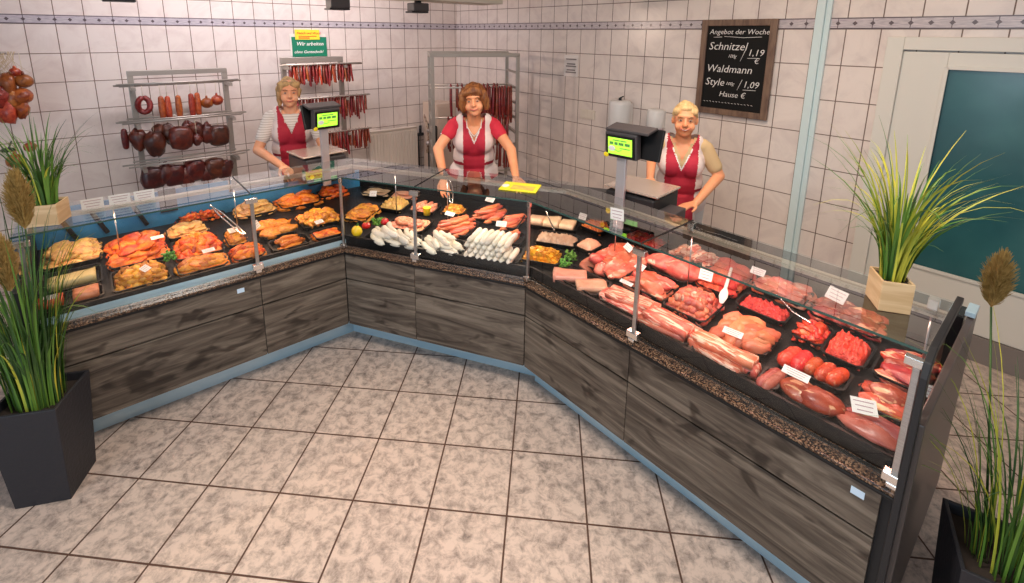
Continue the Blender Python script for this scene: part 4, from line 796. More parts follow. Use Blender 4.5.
# far left bundle
bl=empty('wall_hook_bar',WLp(4.6,.30,1.78),WL[1]); tag(bl,'steel hook bar with dry herbs above the golden hams at the far left','hook bar')
part('bar',MB().cyl((-.1,0,0),(.6,0,0),.01).box((0.45,-.15,0),(.03,.3,.03)),rackm,bl)
mb=MB()
for k in range(40):
    x=R_.uniform(-.16,.12); mb.tube([(x,0,.01),(x+R_.uniform(-.05,.05),R_.uniform(0,.06),-.05),(x+R_.uniform(-.12,.12),R_.uniform(0,.1),-.16)],[.002,.0018,.001],5)
part('dry_stalks',mb,mat('dry_straw',(.55,.42,.25),.8),bl)
for i,(k,x,y,sc,mt_) in enumerate((('ball',24,81,1.1,m_ham2),('ball',22,96,1.3,m_ham2),('ham',8,82,.9,m_sal),('ham',12,98,.9,m_ham2),('ham',2,95,1.0,m_sm),('ham',22,108,.8,m_ham2),('ham',6,110,1.0,m_sal),('ball',15,72,.7,m_ham2))):
    hang(k,x,y,.33,'golden-brown smoked sausage of the far left bundle, '+('topmost round one at its edge','large round one at its edge','reddish one below the herbs','slanting one in the middle','dark striped one','lowest slanting one','lowest one','small one right below the herbs')[i],'sausage',1.78 if i in(0,7) else None,'bundle of golden sausages at the far left',sc,rot=i,mt=mt_,name='smoked_sausage')
for i,(x,y) in enumerate(((16,161),(30,147))): hang('ball',x,y,.33,('golden round sausage hanging low behind the left planter grass','small golden sausage above the low round one')[i],'sausage',None,'low golden sausages',1.2-.4*i,mt=m_ham2,name='round_sausage')
t,z=onL(8,150,.30); hb=link('pot_hook',MB().ell((0,0,0),(.05,.05,.018),16,8).tube([(0,0,0),(0,-.3,.02)],.006,6).mesh('pot_hook'),blackm,loc=WLp(t,.3,z),rz=WL[1]); tag(hb,'small black wall bracket above the low golden sausage','bracket')
# rack 2
D2=.35
r2=rack_root('steel rack full of thin smoked sausages behind the woman in the striped shirt',2.13,D2); w=.31
for s in (-1,1): part('post',MB().box((s*w,-.05,.83),(.05,.04,1.66)),rackm,r2,bevel=.003)
part('top_bar',MB().box((0,-.05,1.665),(2*w+.05,.05,.06)),rackm,r2,bevel=.003)
part('base_bar',MB().box((0,-.05,.05),(2*w,.04,.04)).box((-w,.08,.03),(.04,.4,.04)).box((w,.08,.03),(.04,.4,.04)),rackm,r2)
rods(1.615,((.06,0),(.10,.01)),-.52,.38,r2); rods(1.255,((.06,0),(.10,.01)),-.60,.40,r2); rods(.86,((.06,0),(.10,.01)),-.60,.40,r2)
for s in (-1,1):
    for z in (1.59,1.23,.83): part('bracket',MB().box((s*w,.03,z),(.03,.16,.03)),rackm,r2)
def pair(s,L=.17,r=.0095):
    """a link of two thin smoked sausages bent over the rod"""
    mb=MB(); q=random.Random(s); a=L*q.uniform(.85,1.15); b=L*q.uniform(.8,1.1)
    mb.tube([(0,.0,.0),(0,.016,-.012),(q.uniform(-.004,.004),.022,-a*.5),(q.uniform(-.014,.014),.026,-a)],[r*.5,r*.8,r,r*.85],8,0,True,True)
    mb.tube([(0,.0,.0),(0,-.016,-.012),(q.uniform(-.004,.004),-.020,-b*.5),(q.uniform(-.014,.014),-.022,-b)],[r*.5,r*.8,r,r*.85],8,0,True,True)
    return mb
pm=[]
for i in range(5):
    me=pair(i,.21,.0115).mesh('sausage_pair'); me.materials.append(m_sm); pm.append(me)
pm2=[]
for i in range(4):
    me=pair(i+9,.20,.012).mesh('sausage_pair'); me.materials.append(m_sal if i==1 else m_sm); pm2.append(me)
pm3=[]
for i in range(4):
    me=pair(i+20,.33,.015).mesh('sausage_pair'); me.materials.append(m_sm); pm3.append(me)
rows=((289,353,1.615,D2+.06,'pair of thin smoked sausages on the top rod of the rack behind the striped-shirt woman',20,pm2),(291,366,1.255,D2+.06,'pair of thin smoked sausages on the middle rod behind the left scale',24,pm),(318,368,.86,D2+.06,'pair of thin smoked sausages on the low rod left of the radiator',15,pm))
def rowhang(x0,x1,z,fn,lab,n,meshes,grp,rz):
    for i in range(n):
        f=(i+.5+R_.uniform(-.2,.2))/n; P=fn(x0+(x1-x0)*f); 
        o=put('sausage_pair',meshes[i%len(meshes)],(P.x,P.y,z+.008+(i%3)*.002),Quaternion((0,0,1),rz+R_.uniform(-.25,.25)),(1,1,R_.uniform(.85,1.2))); tag(o,lab,'sausages',grp)
for (x0,x1,z,d,lab,n,ms) in rows:
    t0=onL(x0,90,d)[0]; t1=onL(x1,90,d)[0]
    rowhang(t0,t1,z,lambda t:WLp(t,d,0),lab,n,ms,lab.replace('pair','pairs')[:58],WL[1])
# rack 3: trolley in the corner
A=at(432,54,4.95); B=at(518,53,5.12); zt=1.75
ang=math.atan2(B.y-A.y,B.x-A.x); Wd=math.hypot(B.x-A.x,B.y-A.y)
r3=empty('smoking_trolley',(A.x,A.y,0),ang); tag(r3,'tall steel smoking trolley with hanging sausages in the room corner behind the middle woman','trolley')
dep=.55
for x in (0,Wd):
    for y in (0,dep): part('post',MB().box((x,y,.90),(.035,.035,1.70)),rackm,r3,bevel=.003)
    part('side_rail',MB().box((x,dep/2,1.735),(.035,dep,.035)).box((x,dep/2,.10),(.035,dep,.035)),rackm,r3)
    for z in (1.56,1.40,1.24,1.08,.92,.76,.60,.44):
        part('side_rung',MB().box((x,dep/2,z),(.025,dep,.02)),rackm,r3)
for y in (0,dep): part('top_bar',MB().box((Wd/2,y,1.745),(Wd+.035,.035,.04)),rackm,r3,bevel=.003)
for y in (0,dep): part('base_bar',MB().box((Wd/2,y,.10),(Wd,.03,.03)),rackm,r3)
for x in (0,Wd):
    for y in (0,dep): part('caster',MB().cyl((x-.012,y,.04),(x+.012,y,.04),.04).box((x,y,.07),(.03,.03,.03)),blackm,r3)
def R3(x,y): 
    c,s=math.cos(ang),math.sin(ang); return Vector((A.x+x*c-y*s,A.y+x*s+y*c,0))
for (z,y,x0,x1,n,ms,lab) in ((1.405,.12,.30,Wd-.03,17,pm3,'pair of long smoked sausages on the upper rod of the corner trolley'),(1.09,.12,.14,Wd-.05,16,pm3,'pair of long smoked sausages on the second rod of the corner trolley'),(.79,.12,.5,Wd-.05,8,pm,'pair of smoked sausages on the third rod of the corner trolley'),(1.405,.40,.2,Wd-.1,10,pm3,'pair of sausages on the rear upper rod of the corner trolley')):
    part('hanging_rod',MB().cyl((-.02,y,z),(Wd+.02,y,z),.009,n=8),rodm,r3)
    rowhang(x0,x1,z,lambda t:R3(t,y),lab,n,ms,lab.replace('pair','pairs')[:58],ang)
part('hanging_rod',MB().cyl((-.02,.12,.49),(Wd+.02,.12,.49),.009,n=8),rodm,r3)
# ------------------------------------------------------------------ wall things
# sign
def wallroot(name,fr,t,d,z,label,cat):
    P=WLp(t,d,z) if fr is WL else WRp(t,d,z); r=empty(name,P,fr[1]); tag(r,label,cat); return r
sg=wallroot('wall_sign',WL,2.05,.012,1.80,'green and yellow shop sign on the left wall above the sausage rack','sign')
part('panel',MB().box((0,0,-.005),(.39,.012,.22)),mat('sign_green',(.01,.22,.12),.4),sg,bevel=.002,label='green sign panel')
part('header',MB().box((.02,.008,.13),(.27,.012,.11)),mat('sign_yellow',(.92,.78,.05),.4),sg,label='yellow header strip')
part('backing',MB().box((.012,-.004,.02),(.40,.006,.24)),mat('sign_white',(.85,.78,.70),.5),sg)
wt=mat('white_lettering',(.9,.9,.85),.5); rt=mat('red_lettering',(.75,.05,.02),.5); ct=mat('chalk',(.80,.78,.76),.9)
text('Wir arbeiten',.058,sg,Vector((.150,.0075,.010)),WALLTXT,wt,shear=.25); text('ohne Gentechnik!',.045,sg,Vector((.178,.0075,-.075)),WALLTXT,wt,shear=.25)
text('Fleisch und Wurst',.036,sg,Vector((.14,.0155,.135)),WALLTXT,rt,shear=.3)
part('printed_lines',MB().box((.02,.015,.112),(.2,.001,.008)).box((.06,.015,.093),(.12,.001,.012)),rt,sg)
# chalkboard
cb=wallroot('chalkboard',WR,3.915,.028,1.70,'black chalkboard with the weekly offer in a brown wooden frame on the tiled wall','chalkboard')
fw=mat('brown_frame_wood',(.20,.125,.085),.5,c2=(.12,.07,.05),scale=6,stretch=(6,1,1)); W2,H2=.295,.385
part('board',MB().box((0,0,0),(2*W2-.08,.012,2*H2-.08)),mat('chalkboard_black',(.006,.006,.006),.75,spec=.25),cb)
mb=MB()
for s in (-1,1): mb.box((s*(W2-.025),.004,0),(.05,.03,2*H2)); mb.box((0,.004,s*(H2-.025)),(2*W2-.1,.03,.05))
part('frame',mb,fw,cb,bevel=.004)
def ch(s,x,z,size,sh=.2): text(s,size,cb,Vector((x,.0075,z)),WALLTXT,ct,shear=sh,name='chalk_writing',off=-.006)
ch('Angebot der Woche',.228,.270,.056); ch('Schnitzel',.225,.145,.088); ch('100g',.06,.085,.036,.4); ch('1,19',-.095,.105,.072); ch('€',-.15,.045,.06)
ch('Waldmann',.228,-.035,.085); ch('Style',.228,-.145,.085); ch('100g',.055,-.135,.036,.4); ch('1,09',-.085,-.145,.072); ch('Hause €',.10,-.232,.062)
mb=MB().tube([(.10,.008,.252),(-.05,.008,.243),(-.19,.008,.250)],.002,5).tube([(.19,.008,.245),(.12,.008,.247)],.002,5).tube([(-.085,.008,.165),(-.045,.008,.06)],.002,5).tube([(-.078,.008,-.085),(-.045,.008,-.17)],.002,5).tube([(-.10,.008,.085),(-.18,.008,.088)],.002,5).tube([(-.09,.008,-.165),(-.19,.008,-.162)],.002,5)
for k in range(16): mb.tube([(.225-k*.026,.008,-.282+.002*(k%3)),(.212-k*.026,.008,-.284)],.0018,5)
part('chalk_strokes',mb,ct,cb)
# papers, switch, dispensers
pn=wallroot('wall_notice',WR,2.145,.004,1.625,'white paper notice with dark lines taped on the tiled wall','notice')
part('sheet',MB().box((0,0,0),(.20,.002,.23)),mat('notice_paper',(.78,.74,.72),.6),pn)
mb=MB(); 
for k,z in enumerate((.07,.02,-.005,-.045,-.07)): mb.box((.0,.0015,z),(.12 if k%2 else .15,.001,.014))
part('printed_lines',mb,mat('grey_ink',(.25,.22,.22),.7),pn)
sw=wallroot('wall_switch',WR,2.41,.01,1.13,'cream double switch plate on the tiled wall left of the dispensers','switch')
cream=mat('cream_plastic',(.74,.68,.60),.4)
part('plate',MB().box((0,0,0),(.19,.016,.10)),cream,sw,bevel=.003); part('rocker',MB().box((-.045,.011,0),(.07,.008,.075)),cream,sw,bevel=.002); part('rocker',MB().box((.045,.011,0),(.07,.008,.075)),cream,sw,bevel=.002)
dp=wallroot('towel_dispenser',WR,2.90,.125,1.20,'large white paper dispenser on the wall left of the blond woman in the beige shirt','dispenser')
wd=mat('dispenser_white',(.70,.70,.70),.35)
part('housing',MB().lathe([(.095,-.13),(.105,-.11),(.108,.10),(.10,.13),(.085,.14)],n=28).box((0,-.06,0),(.15,.1,.22)),wd,dp); part('top_knob',MB().cyl((0,0,.14),(0,0,.165),.015).tube([(0,0,.165),(0,-.05,.175)],.006,6),dark,dp); part('lower_cover',MB().lathe([(.07,-.19),(.088,-.17),(.092,-.13)],n=24),mat('grey_translucent',(.42,.40,.42),.3),dp)
dp=wallroot('soap_dispenser',WR,3.27,.08,1.16,'small white soap dispenser on the wall beside the blond woman','dispenser')
part('housing',MB().lathe([(.07,-.04),(.078,-.02),(.08,.11),(.07,.13),(.05,.135)],n=24).box((0,-.04,.04),(.11,.08,.16)),wd,dp); part('window',MB().lathe([(.072,-.13),(.076,-.1),(.077,-.04)],n=24),mat('lilac_grey',(.40,.33,.38),.3),dp); part('nozzle',MB().cyl((0,.02,-.17),(0,.02,-.13),.03,.05),wd,dp)
# radiator
rd=empty('radiator',WLp(1.08,.09,.12),WL[1]); tag(rd,'cream ribbed radiator on the left wall behind the middle counter','radiator')
rm=mat('radiator_cream',(.72,.64,.56),.45)
part('panel',MB().box((0,0,.31),(.68,.06,.60)),rm,rd,bevel=.01)
mb=MB(); 
for k in range(17): mb.box((-.32+k*.04,.036,.31),(.018,.014,.54))
part('ribs',mb,rm,rd,bevel=.004); part('top_grille',MB().box((0,0,.618),(.66,.08,.014)),rm,rd,bevel=.003); part('valve',MB().cyl((-.36,0,.50),(-.44,0,.50),.022).cyl((-.40,0,.50),(-.40,0,.62),.018).cyl((-.37,0,.5),(-.37,0,-.10),.01),dark,rd)
part('wall_bracket',MB().box((.0,-.05,.3),(.4,.06,.04)),rm,rd)
# corner cabinet and black stand
cc=empty('steel_cabinet',WLp(.48,.25,0),WL[1]); tag(cc,'beige steel cabinet standing in the corner beside the trolley','cabinet')
bm=mat('beige_steel',(.60,.47,.38),.45)
part('body',MB().box((0,0,.55),(.30,.34,1.02)),bm,cc,bevel=.006); part('door',MB().box((0,.176,.56),(.27,.016,.94)),bm,cc,bevel=.003); part('handle',MB().cyl((.1,.195,.55),(.1,.195,.70),.006),chrome,cc)
for sx in(-1,1):
    for sy in (-1,1): part('foot',MB().cyl((sx*.12,sy*.13,0),(sx*.12,sy*.13,.05),.015),blackm,cc)
bs=empty('equipment_stand',WLp(.74,.42,0),WL[1]); tag(bs,'dark upright equipment stand with a perforated strap beside the radiator','stand')
part('upright',MB().box((0,0,.42),(.04,.04,.80)).box((-.09,0,.40),(.03,.03,.76)),blackm,bs); part('base',MB().box((-.04,0,.02),(.26,.26,.03)),blackm,bs,bevel=.004); part('crossbar',MB().box((-.045,0,.66),(.12,.03,.03)).box((-.045,0,.40),(.12,.03,.03)),blackm,bs)
part('strap',MB().tube([(.09,.02,.95),(.05,.02,.84),(.03,.03,.70),(.06,.03,.45)],.014,8),mat('brown_strap',(.22,.13,.09),.6,c2=(.5,.4,.3),scale=40),bs); part('clamp_head',MB().ell((.05,.05,.58),(.04,.04,.03),12,8).ell((.04,.05,.74),(.03,.03,.025),12,8),mat('grey_metal',(.4,.36,.34),.3,.7),bs)
# ------------------------------------------------------------------ ceiling spots
for i,(x,lb) in enumerate(((338,'dark grey box spotlight hanging under the soffit, between the other two'),(418,'dark grey box spotlight hanging under the soffit, nearest the room corner'),(120,'dark grey box spotlight hanging under the soffit above the left ham rack'))):
    P=None; t,z=onL(x,6,1.95); L=WLp(t,1.95,2.23)
    s_=empty('spotlight',L,WL[1]); tag(s_,lb,'spotlight','box spotlights under the soffit')
    part('mount',MB().cyl((0,0,-.03),(0,0,0),.03),blackm,s_); part('housing',MB().box((0,0,-.055),(.15,.12,.07)),graph,s_,bevel=.008); part('visor',MB().box((0,-.02,-.095),(.16,.12,.014)),dark,s_,bevel=.003); part('lamp_face',MB().box((0,-.063,-.055),(.11,.006,.05)),mat('lamp_glow',(.9,.85,.8),.4,emit=(1,.93,.85),es=6),s_)
# ------------------------------------------------------------------ scales
def scale(fr,u,v,zb,rot,label,px):
    o,a=FR[fr]; r=empty('checkout_scale',W(fr,u,v,zb),a+rot); tag(r,label,'scale')
    part('body',MB().box((0,.0,.105),(.30,.30,.17)),dark if px else graph,r,bevel=.01); part('foot_plate',MB().box((0,0,.012),(.26,.26,.024)),black,r)
    part('weighing_plate',MB().box((.0,0,.208),(.33,.28,.012)),mat('plate_steel',(.72,.62,.55),.25,.7),r,bevel=.004); part('plate_support',MB().box((0,0,.196),(.2,.2,.014)),black,r)
    part('printer',MB().box((.19,-.02,.07),(.1,.16,.11)),graph,r,bevel=.006)
    part('green_label',MB().box((-.02,-.153,.035),(.17,.004,.028)),mat('label_green',(.12,.5,.12),.4,emit=(.2,.6,.1),es=.15),r); part('yellow_tag',MB().ell((-.12,-.157,.07),(.016,.003,.018),14,8),yellow,r)
    part('pole',MB().box((-.03,-.19,.22),(.055,.022,.44)),mat('pole_lilac_steel',(.62,.60,.64),.3,.6),r,bevel=.003)
    part('pole_bracket',MB().box((-.03,-.165,.06),(.05,.05,.05)),dark,r)
    h=empty('display_head',(-.02,-.19,.485),0); h.parent=r; h.rotation_euler=(.12,0,0)
    part('customer_housing',MB().box((0,-.02,0),(.19,.05,.145)),graph,r if False else h,bevel=.008)
    part('bezel',MB().box((-.0,-.047,-.005),(.17,.006,.12)),black,h,bevel=.002)
    gs=mat('green_screen',(.35,.8,.05),.3,emit=(.42,.95,.06),es=1.1)
    part('screen',MB().box((-.0,-.0515,-.003),(.142,.003,.092)),gs,h)
    sm=MB().box((.0,-.0535,.03),(.08,.001,.006))
    for k,(x,wd_) in enumerate(((-.05,.022),(-.022,.02),(.008,.03),(.045,.03))): sm.box((x,-.0535,.012),(wd_,.001,.016))
    sm.box((.03,-.0535,-.012),(.06,.001,.005)).tube([(-.03,-.0535,-.022),(-.01,-.0535,-.03),(.01,-.0535,-.022)],.002,5)
    part('screen_marks',sm,mat('screen_ink',(.12,.35,.10),.5),h); part('screen_badge',MB().ell((-.048,-.0535,-.018),(.022,.001,.016),16,8),paper,h)
    part('yellow_sticker',MB().ell((-.085,-.052,-.06),(.016,.003,.014),14,8),yellow,h)
    # operator display leaning the other way
    ob=MB().box((0,0,0),(.27 if px else .235,.02,.17)); sgn=1 if px else -1
    p=part('operator_display',ob,black,h,bevel=.006); p.location=(.055 if px else -.012,.05,.0); p.rotation_euler=(-.38,0,0)
    hd=MB().box((0,0,0),(.25 if px else .23,.11,.015)); p=part('hood',hd,graph,h,bevel=.004); p.location=(.03 if px else -.008,.015,.083); p.rotation_euler=(.05,0,0)
    for q in (h,): q['label']='double-sided display head with a bright green screen'
    return r
scale('R',.20,.69,.90,.10,'black checkout scale with a tall display pole on the long counter, beside the blond woman',True)
scale('L',.13,.76,.90,.10,'black checkout scale with a display pole before the woman in the striped shirt',False)
# ------------------------------------------------------------------ plants
gA=mat('grass_green',(.07,.19,.025),.5,c2=(.13,.26,.035),scale=6); gY=mat('grass_yellow',(.55,.52,.05),.5,c2=(.35,.42,.05),scale=6); gD=mat('grass_dark',(.02,.065,.014),.5,c2=(.05,.12,.02),scale=6); plm=mat('plume_brown',(.30,.19,.05),.9,c2=(.46,.31,.10),scale=60)
def blades(n,rad,h0,h1,lean,wid,seed,mi_w=(.6,.3,.1),bias=(0,0),droop=.5,tall_lean=1):
    r=random.Random(seed); mb=MB()
    for k in range(n):
        a=r.uniform(0,2*PI); rr=rad*math.sqrt(r.random()); b=Vector((rr*math.cos(a),rr*math.sin(a),0)); H_=r.uniform(h0,h1)
        d=Vector((math.cos(a)*lean*r.uniform(.2,1)+bias[0]*r.uniform(0,1.2),math.sin(a)*lean*r.uniform(.2,1)+bias[1]*r.uniform(0,1.2),0))
        w=wid*r.uniform(.5,1.2); dr=droop*r.uniform(.0,1.2)*(d.length/max(lean,.01)); mi=0 if r.random()<mi_w[0] else (1 if r.random()<mi_w[1]/(mi_w[1]+mi_w[2]) else 2)
        s=Vector((-math.sin(a+r.uniform(-1,1)),math.cos(a),0)).normalized(); m=9; vs=[]
        for i in range(m+1):
            t=i/m; c=b+d*H_*(.25*t+.75*t**2.6)+Vector((0,0,H_*(t-dr*.62*t**3.6))); ww=w*(1-t**2.2)*.5+.0004
            up_=Vector((0,0,1)).cross(s).normalized()*ww*.35
            vs+=[c-s*ww,c+up_,c+s*ww]
        fs=[]
        for i in range(m):
            q=i*3; fs+=[(q,q+1,q+4,q+3),(q+1,q+2,q+5,q+4)]
        mb.add(vs,fs,mi,True)
    return mb
def planter_box(loc,rz,label,sx,sy,sz,hb,seed,n,lab2,bias=(0,0),h0=.3,yel=(.4,.5,.1),lean=.5):
    r=empty('planter_box',loc,rz); tag(r,label,'plant')
    mb=MB(); t=.006
    mb.box((0,-sy/2+t/2,sz/2),(sx,t,sz)).box((0,sy/2-t/2,sz/2),(sx,t,sz)).box((-sx/2+t/2,0,sz/2),(t,sy-2*t,sz)).box((sx/2-t/2,0,sz/2),(t,sy-2*t,sz)).box((0,0,t/2),(sx-2*t,sy-2*t,t))
    part('wooden_box',mb,plywood,r,bevel=.0015); part('soil',MB().box((0,0,sz-.02),(sx-2*t,sy-2*t,.02)),soil,r)
    g=blades(n,min(sx,sy)*.38,h0,hb,lean,.0095,seed,yel,bias,droop=.85); o=part('grass_blades',g,[gA,gY,gD],r); o.location=(0,0,sz-.015)
    return r
planter_box(W('R',1.445,.21,GT+.001),A3+.55,'pale wooden box of tall green and yellow grass on the long counter glass top',.085,.11,.10,.54,5,120,'',bias=(.05,.0),h0=.25,yel=(.42,.5,.1),lean=.75)
planter_box(W('L',-1.30,.12,GT+.001),A1-.35,'pale wooden box of green grass on the left end of the left counter glass',.12,.12,.095,.46,6,100,'',h0=.18,yel=(.6,.15,.5),lean=.55)
def pot(loc,rz,label,b,tp,h,seed,n,hb,plumes,lean=.5,bias=(0,0),wid=.008,mix=(.35,.12,.8)):
    r=empty('floor_planter',loc,rz); tag(r,label,'plant')
    mb=MB(); x,y=b/2,tp/2; k=.012
    vs=[]
    for q,z in ((x,0),(y,h),(y-k,h),(x-k,.02)): vs+=[(-q,-q,z),(q,-q,z),(q,q,z),(-q,q,z)]
    fs=[(3,2,1,0),(12,13,14,15)]
    for l in range(3):
        for j in range(4): j2=(j+1)%4; fs.append((l*4+j,l*4+j2,l*4+4+j2,l*4+4+j))
    mb.add(vs,fs,0,False); part('pot',mb,mat('pot_black',(.018,.018,.024),.55,bmp=.15,scale=60),r,bevel=.003)
    part('soil',MB().box((0,0,h-.05),(tp-.03,tp-.03,.03)),soil,r)
    o=part('grass_blades',blades(n,tp*.36,.25,hb,lean,wid,seed,mix,bias,droop=.8),[gA,gY,gD],r); o.location=(0,0,h-.04)
    for i,(wp_,L,rd_) in enumerate(plumes):
        lc=r.matrix_basis.inverted()@Vector(wp_); base=Vector((lc.x*.35,lc.y*.35,h-.04)); c0=lc-Vector((0,0,L/2)); dirn=(c0-base).normalized()
        part('plume_stem',MB().tube([base,base.lerp(c0,.5)+Vector((0,0,.02)),c0],[.004,.003,.003],6),gD,r)
        q=random.Random(seed*3+i); mbp=MB(); axis=Vector((0,0,1))
        for k2 in range(1100):
            t=q.random(); p=c0+axis*L*t*.8; a=q.uniform(0,2*PI); w_=rd_*(math.sin(PI*min(1,t*.86+.12))**.7); e=p+Vector((math.cos(a)*w_*q.uniform(.5,1),math.sin(a)*w_*q.uniform(.5,1),L*.22*q.uniform(.5,1.1)))
            mbp.tube([p,p.lerp(e,.5)+Vector((math.cos(a)*w_*.15,math.sin(a)*w_*.15,0)),e],[.0016,.0013,.0004],3,0,False)
        mbp.ell(c0+axis*L*.45,(rd_*.3,rd_*.3,L*.36),10,8)
        part('plume',mbp,plm,r)
    return r
LP=Vector((-1.935,1.80,0))
pot(LP,math.radians(14),'black square floor pot with tall grass and brown plumes at the left edge',.20,.25,.46,11,230,1.0,[(at(19,198,1.85),.26,.060),(at(4,262,1.70),.24,.05)],lean=.34)
RP=W('R',1.83,.22,0)
pot(RP,A3+.3,'black square floor pot with wispy grass and a brown plume in the near right corner',.22,.27,.48,12,125,.85,[(at(998,278,1.42),.20,.050)],lean=.62,bias=(0,.05),wid=.0055,mix=(.4,.35,.6))
# ------------------------------------------------------------------ people
skin=mat('skin_warm',(.84,.39,.22),.5,c2=(.90,.46,.28),scale=6,sss=.12)
skin2=mat('skin_tanned',(.80,.34,.17),.5,c2=(.86,.40,.22),scale=6,sss=.12)
redc=mat('red_smock_cloth',(.42,.012,.035),.75,c2=(.50,.02,.05),scale=5); whc=mat('white_smock_cloth',(.80,.68,.66),.8)
pipe=mat('white_piping',(.85,.82,.80),.7); beltm=mat('dark_red_belt',(.30,.01,.03),.7)
eyew=mat('eye_white',(.45,.38,.33),.3); iris=mat('eye_dark',(.06,.04,.03),.3); lipm=mat('lips',(.62,.14,.12),.45); teeth=mat('teeth',(.88,.85,.78),.3)
shoe=mat('white_clog',(.75,.74,.72),.5); trm=mat('white_trousers',(.72,.70,.70),.8)
def remesh(name,mb,vox,smooth=4):
    me=mb.mesh(name); o=bpy.data.objects.new('tmp',me); COL.objects.link(o)
    r=o.modifiers.new('r','REMESH'); r.mode='VOXEL'; r.voxel_size=vox; r.use_smooth_shade=True
    s=o.modifiers.new('s','SMOOTH'); s.iterations=smooth; s.factor=.5
    bpy.context.view_layer.update(); out=bpy.data.meshes.new_from_object(o.evaluated_get(bpy.context.evaluated_depsgraph_get())); bpy.data.objects.remove(o); out.name=name; out.materials.clear()
    return out
def recolor(me,mats,fn):
    """fn(center)-> material index or None to drop the face"""
    import bmesh
    for m in mats: me.materials.append(m)
    bm=bmesh.new(); bm.from_mesh(me); dl=[]
    for f in bm.faces:
        k=fn(f.calc_center_median())
        if k is None: dl.append(f)
        else: f.material_index=k; f.smooth=True
    bmesh.ops.delete(bm,geom=dl,context='FACES'); bm.to_mesh(me); bm.free(); return me
def V(*a): return Vector(a)
def hand(mb,w,d,n,side,curl=.5,k=1):
    """w wrist, d pointing direction, n towards the palm side, side +1/-1 for the thumb side"""
    w=Vector(w); d=Vector(d).normalized(); n=Vector(n); n=(n-d*n.dot(d)).normalized(); x=d.cross(n)*side
    for i in range(4):
        o=x*(.027-.018*i)*k; mb.cap(w+o*.55+d*.012*k,.013*k,w+o+d*.078*k,.0105*k,8)
    L=[.062,.070,.065,.050]
    for i in range(4):
        b=w+x*(.029-.0195*i)*k+d*.080*k; dd=(d+x*(.16-.11*i)).normalized(); c1=(dd+n*curl*.8).normalized(); c2=(dd*.7+n*curl*1.6).normalized()
        m=b+c1*L[i]*.52*k; e=m+c2*L[i]*.5*k
        mb.cap(b,.0090*k,m,.0082*k,8); mb.cap(m,.0082*k,e,.0068*k,8)
    b=w+x*.026*k+d*.022*k; m=b+(x*.8+d*.7+n*.3).normalized()*.036*k; e=m+(x*.25+d+n*.4).normalized()*.030*k
    mb.cap(w+d*.01,.014*k,b,.0135*k,8); mb.cap(b,.013*k,m,.0105*k,8); mb.cap(m,.010*k,e,.0085*k,8)
